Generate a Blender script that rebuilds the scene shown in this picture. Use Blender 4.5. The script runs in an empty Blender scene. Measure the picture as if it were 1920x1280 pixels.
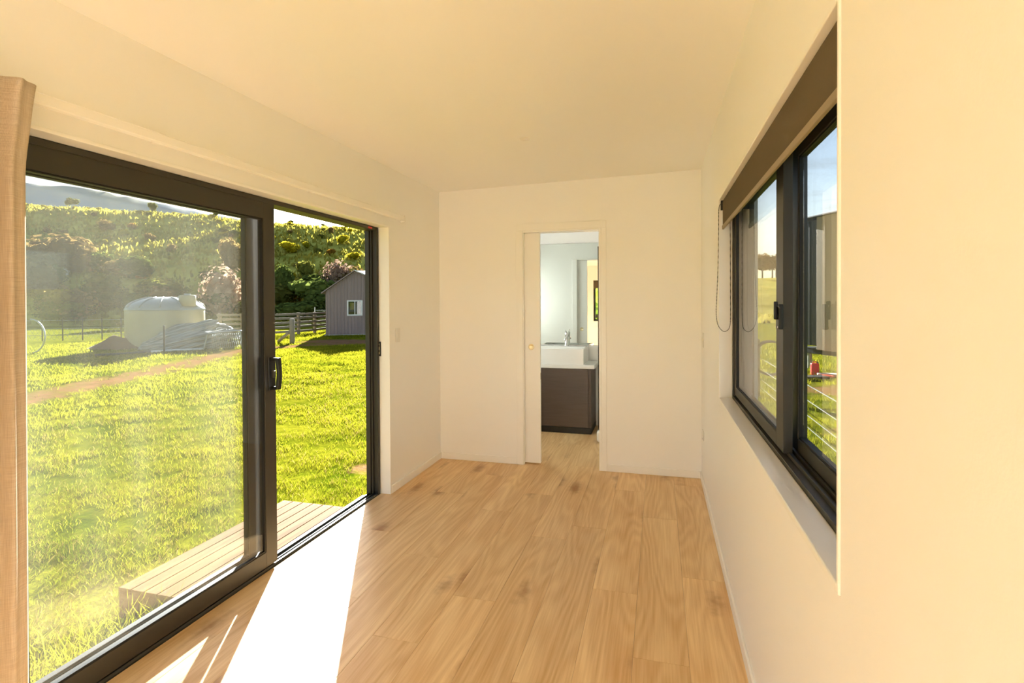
import bpy, bmesh, math, random
import numpy as np
from mathutils import Vector, Matrix, noise as mnoise

random.seed(7); np.random.seed(7)
sc = bpy.context.scene
COL = sc.collection
R = math.radians

# ------------------------------------------------------------------ camera
FPX, YAW, PITCH, ROLL, CY = 994.96, R(15.46), R(-0.62), R(-0.30), 578.3
CAM = Vector((0, 0, 1.5))
_fw = Vector((-math.sin(YAW)*math.cos(PITCH), math.cos(YAW)*math.cos(PITCH), math.sin(PITCH)))
_r = Vector((math.cos(YAW), math.sin(YAW), 0)); _u = _r.cross(_fw)
_r2 = _r*math.cos(ROLL) + _u*math.sin(ROLL); _u2 = -_r*math.sin(ROLL) + _u*math.cos(ROLL)
cd = bpy.data.cameras.new('camera'); cam = bpy.data.objects.new('camera', cd); COL.objects.link(cam)
cd.sensor_width = 36; cd.lens = FPX/1920*36
cd.shift_y = -(640-CY)/1920
cd.clip_start = .02; cd.clip_end = 3000
m = Matrix((_r2, _u2, -_fw)).transposed().to_4x4(); m.translation = CAM
cam.matrix_world = m
sc.camera = cam

# ------------------------------------------------------------------ sky and sun
SUN_AZ = R(27.4)            # to the left of +Y
SUN_EL = R(17.0)
SKY_STRENGTH = 0.265
SUN_STRENGTH = 42.0
sun_dir = Vector((-math.sin(SUN_AZ)*math.cos(SUN_EL), math.cos(SUN_AZ)*math.cos(SUN_EL), math.sin(SUN_EL)))
w = bpy.data.worlds.new('sky'); sc.world = w; w.use_nodes = True
nt = w.node_tree; nt.nodes.clear()
def N(t, ty, **k):
    n = t.nodes.new(ty)
    for a, b in k.items():
        if a == 'ins':
            for i, v in b.items(): n.inputs[i].default_value = v
        else: setattr(n, a, b)
    return n
wo = N(nt, 'ShaderNodeOutputWorld'); bg = N(nt, 'ShaderNodeBackground')
sky = N(nt, 'ShaderNodeTexSky', sky_type='NISHITA', sun_disc=False, sun_elevation=SUN_EL, sun_rotation=-SUN_AZ,
        air_density=1.0, dust_density=1.6, ozone_density=1.5, altitude=300)
tc = N(nt, 'ShaderNodeTexCoord')
mp = N(nt, 'ShaderNodeMapping'); mp.inputs['Scale'].default_value = (1.2, 1.2, 9.0)
cn = N(nt, 'ShaderNodeTexNoise', ins={'Scale': 2.3, 'Detail': 6.0, 'Roughness': .62, 'Distortion': .6})
cr = N(nt, 'ShaderNodeValToRGB'); cr.color_ramp.elements[0].position = .50; cr.color_ramp.elements[1].position = .78
cr.color_ramp.elements[1].color = (.8, .8, .8, 1)
mx = N(nt, 'ShaderNodeMix', data_type='RGBA'); mx.inputs[7].default_value = (1.75, 1.72, 1.68, 1)
L = nt.links.new
L(tc.outputs['Generated'], mp.inputs['Vector']); L(mp.outputs[0], cn.inputs['Vector']); L(cn.outputs['Fac'], cr.inputs[0])
L(cr.outputs[0], mx.inputs[0]); L(sky.outputs[0], mx.inputs[6]); L(mx.outputs[2], bg.inputs['Color'])
bg.inputs['Strength'].default_value = SKY_STRENGTH
L(bg.outputs[0], wo.inputs[0])
sd = bpy.data.lights.new('sun', 'SUN'); sd.energy = SUN_STRENGTH; sd.color = (1, .985, .96); sd.angle = R(.55)
so = bpy.data.objects.new('sun', sd); COL.objects.link(so)
so.rotation_euler = sun_dir.to_track_quat('Z', 'Y').to_euler(); so.location = sun_dir*60

sc.view_settings.view_transform = 'Standard'; sc.view_settings.look = 'None'
sc.view_settings.gamma = 1; sc.view_settings.use_curve_mapping = False
sc.view_settings.exposure = 0.2
cy = sc.cycles
cy.use_denoising = True
cy.max_bounces = 14; cy.diffuse_bounces = 9; cy.glossy_bounces = 4; cy.transmission_bounces = 4; cy.transparent_max_bounces = 16
cy.use_adaptive_sampling = True; cy.adaptive_threshold = .12; cy.adaptive_min_samples = 16
cy.sample_clamp_indirect = 12.0
cy.caustics_reflective = False; cy.caustics_refractive = False

# ------------------------------------------------------------------ materials
def srgb(r, g, b):
    f = lambda c: c/12.92 if c <= .04045 else ((c+.055)/1.055)**2.4
    return (f(r/255), f(g/255), f(b/255), 1)
MATS = {}
def newmat(name):
    m = bpy.data.materials.new(name); m.use_nodes = True; MATS[name] = m
    t = m.node_tree; t.nodes.clear()
    o = N(t, 'ShaderNodeOutputMaterial')
    return m, t, o
def simple(name, col, rough=.5, metal=0, spec=.5, var=.06, scale=6, bump=0, bscale=60, stretch=None, coat=0):
    m, t, o = newmat(name)
    b = N(t, 'ShaderNodeBsdfPrincipled'); b.inputs['Roughness'].default_value = rough
    b.inputs['Metallic'].default_value = metal; b.inputs['Specular IOR Level'].default_value = spec
    b.inputs['Coat Weight'].default_value = coat
    tc = N(t, 'ShaderNodeTexCoord'); mp = N(t, 'ShaderNodeMapping')
    if stretch: mp.inputs['Scale'].default_value = stretch
    n = N(t, 'ShaderNodeTexNoise', ins={'Scale': scale, 'Detail': 4.0})
    c = N(t, 'ShaderNodeMix', data_type='RGBA')
    c.inputs[6].default_value = tuple(max(0, x*(1-var)) for x in col[:3])+(1,)
    c.inputs[7].default_value = tuple(min(1, x*(1+var)) for x in col[:3])+(1,)
    l = t.links.new
    l(tc.outputs['Object'], mp.inputs[0]); l(mp.outputs[0], n.inputs['Vector']); l(n.outputs['Fac'], c.inputs[0]); l(c.outputs[2], b.inputs['Base Color'])
    if bump:
        n2 = N(t, 'ShaderNodeTexNoise', ins={'Scale': bscale, 'Detail': 5.0}); bp = N(t, 'ShaderNodeBump'); bp.inputs['Strength'].default_value = bump
        bp.inputs['Distance'].default_value = .02
        l(mp.outputs[0], n2.inputs['Vector']); l(n2.outputs['Fac'], bp.inputs['Height']); l(bp.outputs[0], b.inputs['Normal'])
    l(b.outputs[0], o.inputs[0])
    return m
simple('wall_paint', (.915, .908, .885, 1), .42, spec=.35, var=.012, scale=1.5, bump=.03, bscale=180)
simple('ceiling_paint', (.915, .908, .885, 1), .45, spec=.35, var=.012, scale=1.5)
simple('trim_paint', (.91, .90, .87, 1), .32, var=.01)
simple('frame_metal', srgb(54, 51, 44), .48, metal=.0, spec=.5, var=.08)
simple('frame_dark', srgb(34, 32, 30), .45, var=.1)
simple('rubber', srgb(18, 18, 18), .6)
simple('chrome', (.8, .8, .82, 1), .12, metal=1, var=.02)
simple('brass', srgb(240, 226, 188), .38, metal=1, var=.05)
simple('plastic_white', (.82, .80, .76, 1), .35, var=.01)
simple('ceramic', (.86, .86, .84, 1), .12, var=.01, coat=.5)
simple('counter_white', (.82, .82, .80, 1), .3, var=.02)
simple('vanity_dark', srgb(88, 74, 66), .42, var=.25, scale=4, stretch=(1, 1, 14))
simple('blind_fabric', srgb(104, 92, 76), .85, spec=.1, var=.05, scale=200)
simple('blind_back', srgb(150, 135, 112), .6)
simple('black_plastic', srgb(20, 19, 18), .4)
simple('yellow_paint', srgb(176, 158, 40), .6)
simple('sticker_red', srgb(200, 50, 45), .5)
simple('tank_plastic', srgb(168, 156, 124), .42, var=.03)
simple('tank_roof', srgb(150, 152, 150), .3, var=.03)
simple('shed_steel', srgb(128, 108, 102), .4, var=.04)
simple('roof_steel', srgb(170, 165, 160), .25, metal=.6)
simple('concrete', srgb(170, 165, 155), .9, var=.1)
simple('timber_weathered', srgb(150, 135, 112), .85, var=.3, scale=8, stretch=(1, 1, .2), bump=.3)
simple('galv', srgb(170, 172, 174), .35, metal=.9, var=.1)
simple('post_steel', srgb(60, 50, 44), .6)
simple('pipe_white', srgb(215, 212, 205), .4)
simple('pipe_black', srgb(40, 40, 42), .5)
simple('hive_paint', srgb(205, 205, 200), .6)
simple('soil', srgb(120, 88, 62), .95, var=.3, scale=3, bump=.5, bscale=12)
simple('red_plastic', srgb(205, 35, 30), .4)
simple('pale_board', srgb(200, 178, 160), .8, var=.15)
simple('clad_dark', srgb(62, 64, 60), .5, var=.08)
simple('clad_tan', srgb(158, 140, 108), .6, var=.04)
simple('bark', srgb(92, 76, 60), .9, var=.3, scale=5, bump=.4)
simple('rock_far', srgb(120, 118, 108), .95, var=.3, scale=.02, stretch=(1, 1, 4))
simple('exterior_clad', srgb(70, 68, 66), .6)

def mat_rock():
    m, t, o = newmat('schist'); l = t.links.new
    b = N(t, 'ShaderNodeBsdfPrincipled'); b.inputs['Roughness'].default_value = .85
    tc = N(t, 'ShaderNodeTexCoord'); mp = N(t, 'ShaderNodeMapping'); mp.inputs['Scale'].default_value = (1, 1, 6); mp.inputs['Rotation'].default_value = (.2, .5, 0)
    n = N(t, 'ShaderNodeTexNoise', ins={'Scale': 1.6, 'Detail': 8.0, 'Roughness': .65})
    r = N(t, 'ShaderNodeValToRGB'); e = r.color_ramp.elements
    e[0].position = .3; e[0].color = srgb(84, 80, 70); e[1].position = .7; e[1].color = srgb(190, 186, 176)
    bp = N(t, 'ShaderNodeBump'); bp.inputs['Strength'].default_value = .7; bp.inputs['Distance'].default_value = .1
    l(tc.outputs['Object'], mp.inputs[0]); l(mp.outputs[0], n.inputs[0]); l(n.outputs['Fac'], r.inputs[0]); l(r.outputs[0], b.inputs[0])
    l(n.outputs['Fac'], bp.inputs['Height']); l(bp.outputs[0], b.inputs['Normal']); l(b.outputs[0], o.inputs[0])
mat_rock()

def mat_glass(name, dust=.03, ior=1.5, tint=(.965, .975, .965, 1), dustcol=(.9, .86, .72, 1)):
    m, t, o = newmat(name); l = t.links.new
    tr = N(t, 'ShaderNodeBsdfTransparent'); tr.inputs[0].default_value = tint
    gl = N(t, 'ShaderNodeBsdfGlossy'); gl.inputs['Roughness'].default_value = 0.0
    fr = N(t, 'ShaderNodeFresnel'); fr.inputs[0].default_value = ior
    m1 = N(t, 'ShaderNodeMixShader')
    # the same index ratio on both faces of the thin pane
    ge = N(t, 'ShaderNodeNewGeometry'); mr0 = N(t, 'ShaderNodeMapRange', ins={3: ior, 4: 1/ior})
    l(ge.outputs['Backfacing'], mr0.inputs[0]); l(mr0.outputs[0], fr.inputs[0])
    l(fr.outputs[0], m1.inputs[0]); l(tr.outputs[0], m1.inputs[1]); l(gl.outputs[0], m1.inputs[2])
    out = m1
    if dust:
        tl = N(t, 'ShaderNodeBsdfTranslucent'); tl.inputs[0].default_value = dustcol
        tc = N(t, 'ShaderNodeTexCoord'); mp = N(t, 'ShaderNodeMapping'); mp.inputs['Scale'].default_value = (1, 5, .8)
        n = N(t, 'ShaderNodeTexNoise', ins={'Scale': 1.6, 'Detail': 5.0})
        mr = N(t, 'ShaderNodeMapRange', ins={1: .35, 2: .75, 3: dust*.6, 4: dust*1.7})
        m2 = N(t, 'ShaderNodeMixShader')
        l(tc.outputs['Object'], mp.inputs[0]); l(mp.outputs[0], n.inputs[0]); l(n.outputs['Fac'], mr.inputs[0]); l(mr.outputs[0], m2.inputs[0])
        l(m1.outputs[0], m2.inputs[1]); l(tl.outputs[0], m2.inputs[2]); out = m2
    l(out.outputs[0], o.inputs[0])
    return m
mat_glass('glass_door', dust=.009, ior=1.42)
mat_glass('glass_window', dust=.004, ior=1.6, dustcol=(.9, .9, .9, 1))
mat_glass('glass_clear', dust=0)
def mat_frost():
    m, t, o = newmat('glass_frosted'); l = t.links.new
    a = N(t, 'ShaderNodeBsdfTranslucent'); a.inputs[0].default_value = (.9, .92, .9, 1)
    g = N(t, 'ShaderNodeBsdfGlossy'); g.inputs['Roughness'].default_value = .3
    x = N(t, 'ShaderNodeMixShader'); x.inputs[0].default_value = .06
    n = N(t, 'ShaderNodeTexNoise', ins={'Scale': 300.0}); bp = N(t, 'ShaderNodeBump'); bp.inputs['Strength'].default_value = .2
    l(n.outputs['Fac'], bp.inputs['Height']); l(bp.outputs[0], g.inputs['Normal'])
    l(a.outputs[0], x.inputs[1]); l(g.outputs[0], x.inputs[2]); l(x.outputs[0], o.inputs[0])
mat_frost()
def mat_mirror():
    m, t, o = newmat('mirror_silver'); g = N(t, 'ShaderNodeBsdfGlossy'); g.inputs['Roughness'].default_value = 0; g.inputs[0].default_value = (.86, .9, .86, 1)
    t.links.new(g.outputs[0], o.inputs[0])
mat_mirror()

def mat_floor():
    m, t, o = newmat('oak_vinyl'); l = t.links.new
    b = N(t, 'ShaderNodeBsdfPrincipled'); b.inputs['Roughness'].default_value = .38; b.inputs['Specular IOR Level'].default_value = .45
    tc = N(t, 'ShaderNodeTexCoord'); oi = N(t, 'ShaderNodeObjectInfo')
    sc_ = N(t, 'ShaderNodeVectorMath', operation='SCALE'); sc_.inputs[0].default_value = (37.0, 53.0, 11.0)
    ad = N(t, 'ShaderNodeVectorMath', operation='ADD')
    l(oi.outputs['Random'], sc_.inputs['Scale']); l(tc.outputs['Object'], ad.inputs[0]); l(sc_.outputs[0], ad.inputs[1])
    def mapn(s):
        q = N(t, 'ShaderNodeMapping'); q.inputs['Scale'].default_value = s; l(ad.outputs[0], q.inputs[0]); return q
    # slow drift that bends the grain
    q1 = mapn((3.6, .5, 1)); n1 = N(t, 'ShaderNodeTexNoise', ins={'Scale': 1.0, 'Detail': 2.0, 'Roughness': .5}); l(q1.outputs[0], n1.inputs[0])
    # rings: sin(freq * drift)
    mu = N(t, 'ShaderNodeMath', operation='MULTIPLY'); mu.inputs[1].default_value = 95.0
    sx = N(t, 'ShaderNodeSeparateXYZ'); l(ad.outputs[0], sx.inputs[0]); dr_ = N(t, 'ShaderNodeMath', operation='MULTIPLY_ADD'); dr_.inputs[1].default_value = .7
    l(sx.outputs[0], dr_.inputs[0]); l(n1.outputs['Fac'], dr_.inputs[2]); l(dr_.outputs[0], mu.inputs[0])
    si = N(t, 'ShaderNodeMath', operation='SINE'); l(mu.outputs[0], si.inputs[0])
    rg = N(t, 'ShaderNodeMapRange', ins={1: -1.0, 2: 1.0}); l(si.outputs[0], rg.inputs[0])
    # fine pores
    q2 = mapn((120, 3.0, 1)); n2 = N(t, 'ShaderNodeTexNoise', ins={'Scale': 1.0, 'Detail': 3.0, 'Roughness': .6}); l(q2.outputs[0], n2.inputs[0])
    # broad tone streaks
    q3 = mapn((7, .55, 1)); n3 = N(t, 'ShaderNodeTexNoise', ins={'Scale': 1.0, 'Detail': 4.0}); l(q3.outputs[0], n3.inputs[0])
    # knots
    q4 = mapn((4.2, 1.5, 1)); v = N(t, 'ShaderNodeTexVoronoi', ins={'Scale': 1.0, 'Randomness': 1.0}); l(q4.outputs[0], v.inputs[0])
    nd = N(t, 'ShaderNodeTexNoise', ins={'Scale': 18.0, 'Detail': 3.0}); l(ad.outputs[0], nd.inputs[0])
    dd = N(t, 'ShaderNodeMath', operation='MULTIPLY_ADD'); dd.inputs[1].default_value = .22; l(nd.outputs['Fac'], dd.inputs[0]); l(v.outputs['Distance'], dd.inputs[2])
    kn = N(t, 'ShaderNodeMapRange', ins={1: .15, 2: .40, 3: 1.0, 4: 0.0}); kn.interpolation_type = 'SMOOTHSTEP'; l(dd.outputs[0], kn.inputs[0])
    base = N(t, 'ShaderNodeValToRGB'); e = base.color_ramp.elements
    e[0].position = .22; e[0].color = srgb(200, 154, 98); e[1].position = .75; e[1].color = srgb(241, 210, 160)
    ca = N(t, 'ShaderNodeMath', operation='MULTIPLY_ADD'); ca.inputs[1].default_value = .135; l(rg.outputs[0], ca.inputs[0])
    cb = N(t, 'ShaderNodeMath', operation='MULTIPLY_ADD'); cb.inputs[1].default_value = .5; l(n2.outputs['Fac'], cb.inputs[0])
    cc = N(t, 'ShaderNodeMath', operation='MULTIPLY_ADD'); cc.inputs[1].default_value = .7; cc.inputs[2].default_value = -.16; l(n3.outputs['Fac'], cc.inputs[0])
    l(cc.outputs[0], cb.inputs[2]); l(cb.outputs[0], ca.inputs[2]); l(ca.outputs[0], base.inputs[0])
    mk = N(t, 'ShaderNodeMix', data_type='RGBA'); mk.inputs[7].default_value = srgb(146, 98, 56)
    kk = N(t, 'ShaderNodeMath', operation='MULTIPLY'); kk.inputs[1].default_value = .75; l(kn.outputs[0], kk.inputs[0])
    l(kk.outputs[0], mk.inputs[0]); l(base.outputs[0], mk.inputs[6])
    hv = N(t, 'ShaderNodeHueSaturation'); vr = N(t, 'ShaderNodeMapRange', ins={3: .95, 4: 1.04}); l(oi.outputs['Random'], vr.inputs[0]); l(vr.outputs[0], hv.inputs['Value'])
    l(mk.outputs[2], hv.inputs['Color']); l(hv.outputs[0], b.inputs['Base Color'])
    bp = N(t, 'ShaderNodeBump'); bp.inputs['Strength'].default_value = .12; bp.inputs['Distance'].default_value = .002
    l(n2.outputs['Fac'], bp.inputs['Height']); l(bp.outputs[0], b.inputs['Normal']); l(b.outputs[0], o.inputs[0])
mat_floor()

def mat_deck():
    m, t, o = newmat('deck_pine'); l = t.links.new
    b = N(t, 'ShaderNodeBsdfPrincipled'); b.inputs['Roughness'].default_value = .9; b.inputs['Specular IOR Level'].default_value = .05
    tc = N(t, 'ShaderNodeTexCoord'); oi = N(t, 'ShaderNodeObjectInfo'); s = N(t, 'ShaderNodeVectorMath', operation='SCALE'); s.inputs[0].default_value = (13, 17, 5)
    a = N(t, 'ShaderNodeVectorMath', operation='ADD'); mp = N(t, 'ShaderNodeMapping'); mp.inputs['Scale'].default_value = (30, 1.5, 30)
    n = N(t, 'ShaderNodeTexNoise', ins={'Scale': 1.0, 'Detail': 5.0}); r = N(t, 'ShaderNodeValToRGB'); e = r.color_ramp.elements
    e[0].position = .3; e[0].color = srgb(98, 75, 50); e[1].position = .75; e[1].color = srgb(132, 104, 71)
    l(oi.outputs['Random'], s.inputs['Scale']); l(tc.outputs['Object'], a.inputs[0]); l(s.outputs[0], a.inputs[1]); l(a.outputs[0], mp.inputs[0]); l(mp.outputs[0], n.inputs[0])
    l(n.outputs['Fac'], r.inputs[0]); l(r.outputs[0], b.inputs[0]); l(b.outputs[0], o.inputs[0])
mat_deck()

def mat_leaf(name, c1, c2, trans=.5, scale=.6, rough=.5, obj_random=True):
    m, t, o = newmat(name); l = t.links.new
    b = N(t, 'ShaderNodeBsdfDiffuse')
    tl = N(t, 'ShaderNodeBsdfTranslucent'); x = N(t, 'ShaderNodeMixShader'); x.inputs[0].default_value = trans
    tc = N(t, 'ShaderNodeTexCoord'); n = N(t, 'ShaderNodeTexNoise', ins={'Scale': scale, 'Detail': 6.0, 'Roughness': .7}); r = N(t, 'ShaderNodeValToRGB')
    e = r.color_ramp.elements; e[0].position = .32; e[0].color = c1; e[1].position = .68; e[1].color = c2
    l(tc.outputs['Object'], n.inputs[0]); l(n.outputs['Fac'], r.inputs[0])
    src = r.outputs[0]
    if obj_random:
        oi = N(t, 'ShaderNodeObjectInfo'); h = N(t, 'ShaderNodeHueSaturation'); mr = N(t, 'ShaderNodeMapRange', ins={3: .75, 4: 1.2})
        l(oi.outputs['Random'], mr.inputs[0]); l(mr.outputs[0], h.inputs['Value']); l(src, h.inputs['Color']); src = h.outputs[0]
    l(src, b.inputs['Color']); l(src, tl.inputs[0]); l(b.outputs[0], x.inputs[1]); l(tl.outputs[0], x.inputs[2]); l(x.outputs[0], o.inputs[0])
mat_leaf('grass_blade', srgb(76, 88, 11), srgb(154, 146, 36), .55, .9, .4, False)
mat_leaf('grass_straw', srgb(112, 98, 44), srgb(150, 132, 70), .5, 2, .5, False)
mat_leaf('tussock', srgb(112, 110, 44), srgb(176, 160, 66), .45, .15, .6, False)
mat_leaf('leaf_yellow', srgb(136, 132, 30), srgb(205, 184, 50), .5)
mat_leaf('leaf_olive', srgb(84, 90, 40), srgb(140, 134, 60), .4)
mat_leaf('leaf_dark', srgb(70, 84, 42), srgb(116, 124, 56), .35)
mat_leaf('leaf_brown', srgb(112, 94, 58), srgb(168, 138, 84), .4)
mat_leaf('leaf_pink', srgb(146, 120, 100), srgb(186, 156, 130), .35)
mat_leaf('leaf_orange', srgb(140, 100, 36), srgb(196, 148, 56), .5)
mat_leaf('leaf_bright', srgb(96, 130, 40), srgb(170, 180, 70), .55)

def mat_ground(name, ca, cb, cdirt, scale, attr=True, bump=.6):
    m, t, o = newmat(name); l = t.links.new
    b = N(t, 'ShaderNodeBsdfDiffuse')
    tc = N(t, 'ShaderNodeTexCoord'); n = N(t, 'ShaderNodeTexNoise', ins={'Scale': scale, 'Detail': 9.0, 'Roughness': .7}); r = N(t, 'ShaderNodeValToRGB')
    e = r.color_ramp.elements; e[0].position = .35; e[0].color = ca; e[1].position = .66; e[1].color = cb
    l(tc.outputs['Object'], n.inputs[0]); l(n.outputs['Fac'], r.inputs[0]); src = r.outputs[0]
    if attr:
        at = N(t, 'ShaderNodeAttribute', attribute_name='dirt'); n2 = N(t, 'ShaderNodeTexNoise', ins={'Scale': 4.0, 'Detail': 7.0, 'Roughness': .75})
        r2 = N(t, 'ShaderNodeValToRGB'); e = r2.color_ramp.elements; e[0].position = .3; e[0].color = tuple(x*.6 for x in cdirt[:3])+(1,); e[1].position = .7; e[1].color = cdirt
        l(tc.outputs['Object'], n2.inputs[0]); l(n2.outputs['Fac'], r2.inputs[0])
        ms = N(t, 'ShaderNodeMath', operation='ADD'); l(at.outputs['Fac'], ms.inputs[0]); l(n2.outputs['Fac'], ms.inputs[1])
        st = N(t, 'ShaderNodeMapRange', ins={1: .78, 2: 1.02}); l(ms.outputs[0], st.inputs[0])
        x = N(t, 'ShaderNodeMix', data_type='RGBA'); l(st.outputs[0], x.inputs[0]); l(src, x.inputs[6]); l(r2.outputs[0], x.inputs[7]); src = x.outputs[2]
    l(src, b.inputs['Color'])
    bp = N(t, 'ShaderNodeBump'); bp.inputs['Strength'].default_value = bump; bp.inputs['Distance'].default_value = .15
    l(n.outputs['Fac'], bp.inputs['Height']); l(bp.outputs[0], b.inputs['Normal']); l(b.outputs[0], o.inputs[0])
mat_ground('lawn', srgb(66, 78, 10), srgb(126, 122, 30), srgb(136, 100, 70), 1.6)
mat_ground('hill_grass', srgb(134, 132, 52), srgb(196, 182, 88), srgb(120, 96, 60), .22, attr=False, bump=.8)
mat_ground('mountain', srgb(176, 182, 190), srgb(220, 208, 182), srgb(120, 96, 60), .012, attr=False, bump=.2)  # distance haze mixed into the pale blue-grey base colour

def mat_linen():
    m, t, o = newmat('linen'); l = t.links.new
    d = N(t, 'ShaderNodeBsdfDiffuse'); tl = N(t, 'ShaderNodeBsdfTranslucent'); x = N(t, 'ShaderNodeMixShader'); x.inputs[0].default_value = .12
    tc = N(t, 'ShaderNodeTexCoord'); c = None; cols = []
    for s in ((14, 14, 900), (900, 900, 14)):
        mp = N(t, 'ShaderNodeMapping'); mp.inputs['Scale'].default_value = s; n = N(t, 'ShaderNodeTexNoise', ins={'Scale': 1.0, 'Detail': 2.0})
        l(tc.outputs['Object'], mp.inputs[0]); l(mp.outputs[0], n.inputs[0]); cols.append(n)
    a = N(t, 'ShaderNodeMath', operation='ADD'); l(cols[0].outputs['Fac'], a.inputs[0]); l(cols[1].outputs['Fac'], a.inputs[1])
    r = N(t, 'ShaderNodeValToRGB'); mr = N(t, 'ShaderNodeMapRange', ins={1: .7, 2: 1.3}); e = r.color_ramp.elements
    e[0].color = srgb(190, 172, 152); e[1].color = srgb(224, 210, 192)
    l(a.outputs[0], mr.inputs[0]); l(mr.outputs[0], r.inputs[0]); l(r.outputs[0], d.inputs[0]); l(r.outputs[0], tl.inputs[0])
    l(d.outputs[0], x.inputs[1]); l(tl.outputs[0], x.inputs[2]); l(x.outputs[0], o.inputs[0])
mat_linen()

# ------------------------------------------------------------------ mesh helpers
class MB:
    def __init__(s): s.v = []; s.f = []
    def add(s, vs, fs):
        k = len(s.v); s.v += [tuple(p) for p in vs]; s.f += [tuple(i+k for i in f) for f in fs]; return s
    def box(s, x0, x1, y0, y1, z0, z1):
        x0, x1 = min(x0, x1), max(x0, x1); y0, y1 = min(y0, y1), max(y0, y1); z0, z1 = min(z0, z1), max(z0, z1)
        return s.add([(x0,y0,z0),(x1,y0,z0),(x1,y1,z0),(x0,y1,z0),(x0,y0,z1),(x1,y0,z1),(x1,y1,z1),(x0,y1,z1)],
              [(0,3,2,1),(4,5,6,7),(0,1,5,4),(1,2,6,5),(2,3,7,6),(3,0,4,7)])
    def prism(s, poly, axis, a, b):
        """poly of 2-D points (ccw) extruded along axis from a to b"""
        def P(p, h):
            return (h, p[0], p[1]) if axis == 0 else ((p[0], h, p[1]) if axis == 1 else (p[0], p[1], h))
        n = len(poly); vs = [P(p, a) for p in poly]+[P(p, b) for p in poly]
        fs = [tuple(range(n-1, -1, -1)), tuple(range(n, 2*n))]+[(i, (i+1) % n, n+(i+1) % n, n+i) for i in range(n)]
        return s.add(vs, fs)
    def tube(s, pts, r, n=8, closed=False, caps=True):
        pts = [Vector(p) for p in pts]; k = len(pts); vs = []; fs = []
        up = Vector((0, 0, 1)); prev = None
        for i, p in enumerate(pts):
            if closed: t = pts[(i+1) % k]-pts[i-1]
            else: t = pts[min(i+1, k-1)]-pts[max(i-1, 0)]
            t.normalize()
            if prev is None:
                a = t.cross(up)
                if a.length < 1e-3: a = t.cross(Vector((1, 0, 0)))
            else: a = prev-t*prev.dot(t)
            a.normalize(); prev = a; b = t.cross(a)
            rr = r[i] if isinstance(r, (list, tuple)) else r
            for j in range(n):
                q = 2*math.pi*j/n; vs.append(p+(a*math.cos(q)+b*math.sin(q))*rr)
        for i in range(k if closed else k-1):
            for j in range(n):
                fs.append((i*n+j, i*n+(j+1) % n, ((i+1) % k)*n+(j+1) % n, ((i+1) % k)*n+j))
        if caps and not closed: fs += [tuple(range(n-1, -1, -1)), tuple(range((k-1)*n, k*n))]
        return s.add(vs, fs)
    def lathe(s, prof, c=(0, 0, 0), n=32, axis=2):
        vs = []; fs = []; k = len(prof)
        for r, h in prof:
            for j in range(n):
                q = 2*math.pi*j/n; a, b = r*math.cos(q), r*math.sin(q)
                p = (a, b, h) if axis == 2 else ((h, a, b) if axis == 0 else (b, h, a))
                vs.append((p[0]+c[0], p[1]+c[1], p[2]+c[2]))
        for i in range(k-1):
            for j in range(n): fs.append((i*n+j, i*n+(j+1) % n, (i+1)*n+(j+1) % n, (i+1)*n+j))
        fs += [tuple(range(n-1, -1, -1)), tuple(range((k-1)*n, k*n))]
        return s.add(vs, fs)
    def build(s, name, mat, parent=None, smooth=False, bevel=0, loc=None, seg=2):
        me = bpy.data.meshes.new(name); me.from_pydata(s.v, [], s.f); me.update()
        bm = bmesh.new(); bm.from_mesh(me); bmesh.ops.recalc_face_normals(bm, faces=bm.faces); bm.to_mesh(me); bm.free()
        return link(name, me, mat, parent, smooth, bevel, loc, seg)
def link(name, me, mat, parent=None, smooth=False, bevel=0, loc=None, seg=2):
    if mat and not me.materials: me.materials.append(MATS[mat])
    if smooth:
        for p in me.polygons: p.use_smooth = True
    o = bpy.data.objects.new(name, me); COL.objects.link(o)
    if parent: o.parent = parent
    if loc is not None: o.location = loc
    if bevel:
        b = o.modifiers.new('bevel', 'BEVEL'); b.width = bevel; b.segments = seg; b.limit_method = 'ANGLE'; b.angle_limit = R(40)
        if seg > 1:
            for p in me.polygons: p.use_smooth = True
            w = o.modifiers.new('wn', 'WEIGHTED_NORMAL'); w.keep_sharp = True
    return o
def tag(o, label=None, cat=None, group=None, kind=None):
    if label: o['label'] = label
    if cat: o['category'] = cat
    if group: o['group'] = group
    if kind: o['kind'] = kind
    return o
def empty(name, loc=(0, 0, 0), rz=0):
    o = bpy.data.objects.new(name, None); COL.objects.link(o); o.location = loc; o.rotation_euler = (0, 0, rz); o.empty_display_size = .1
    return o
def copy_tree(o, parent=None):
    c = o.copy(); COL.objects.link(c); c.parent = parent
    for ch in list(o.children): copy_tree(ch, c)
    return c

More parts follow.
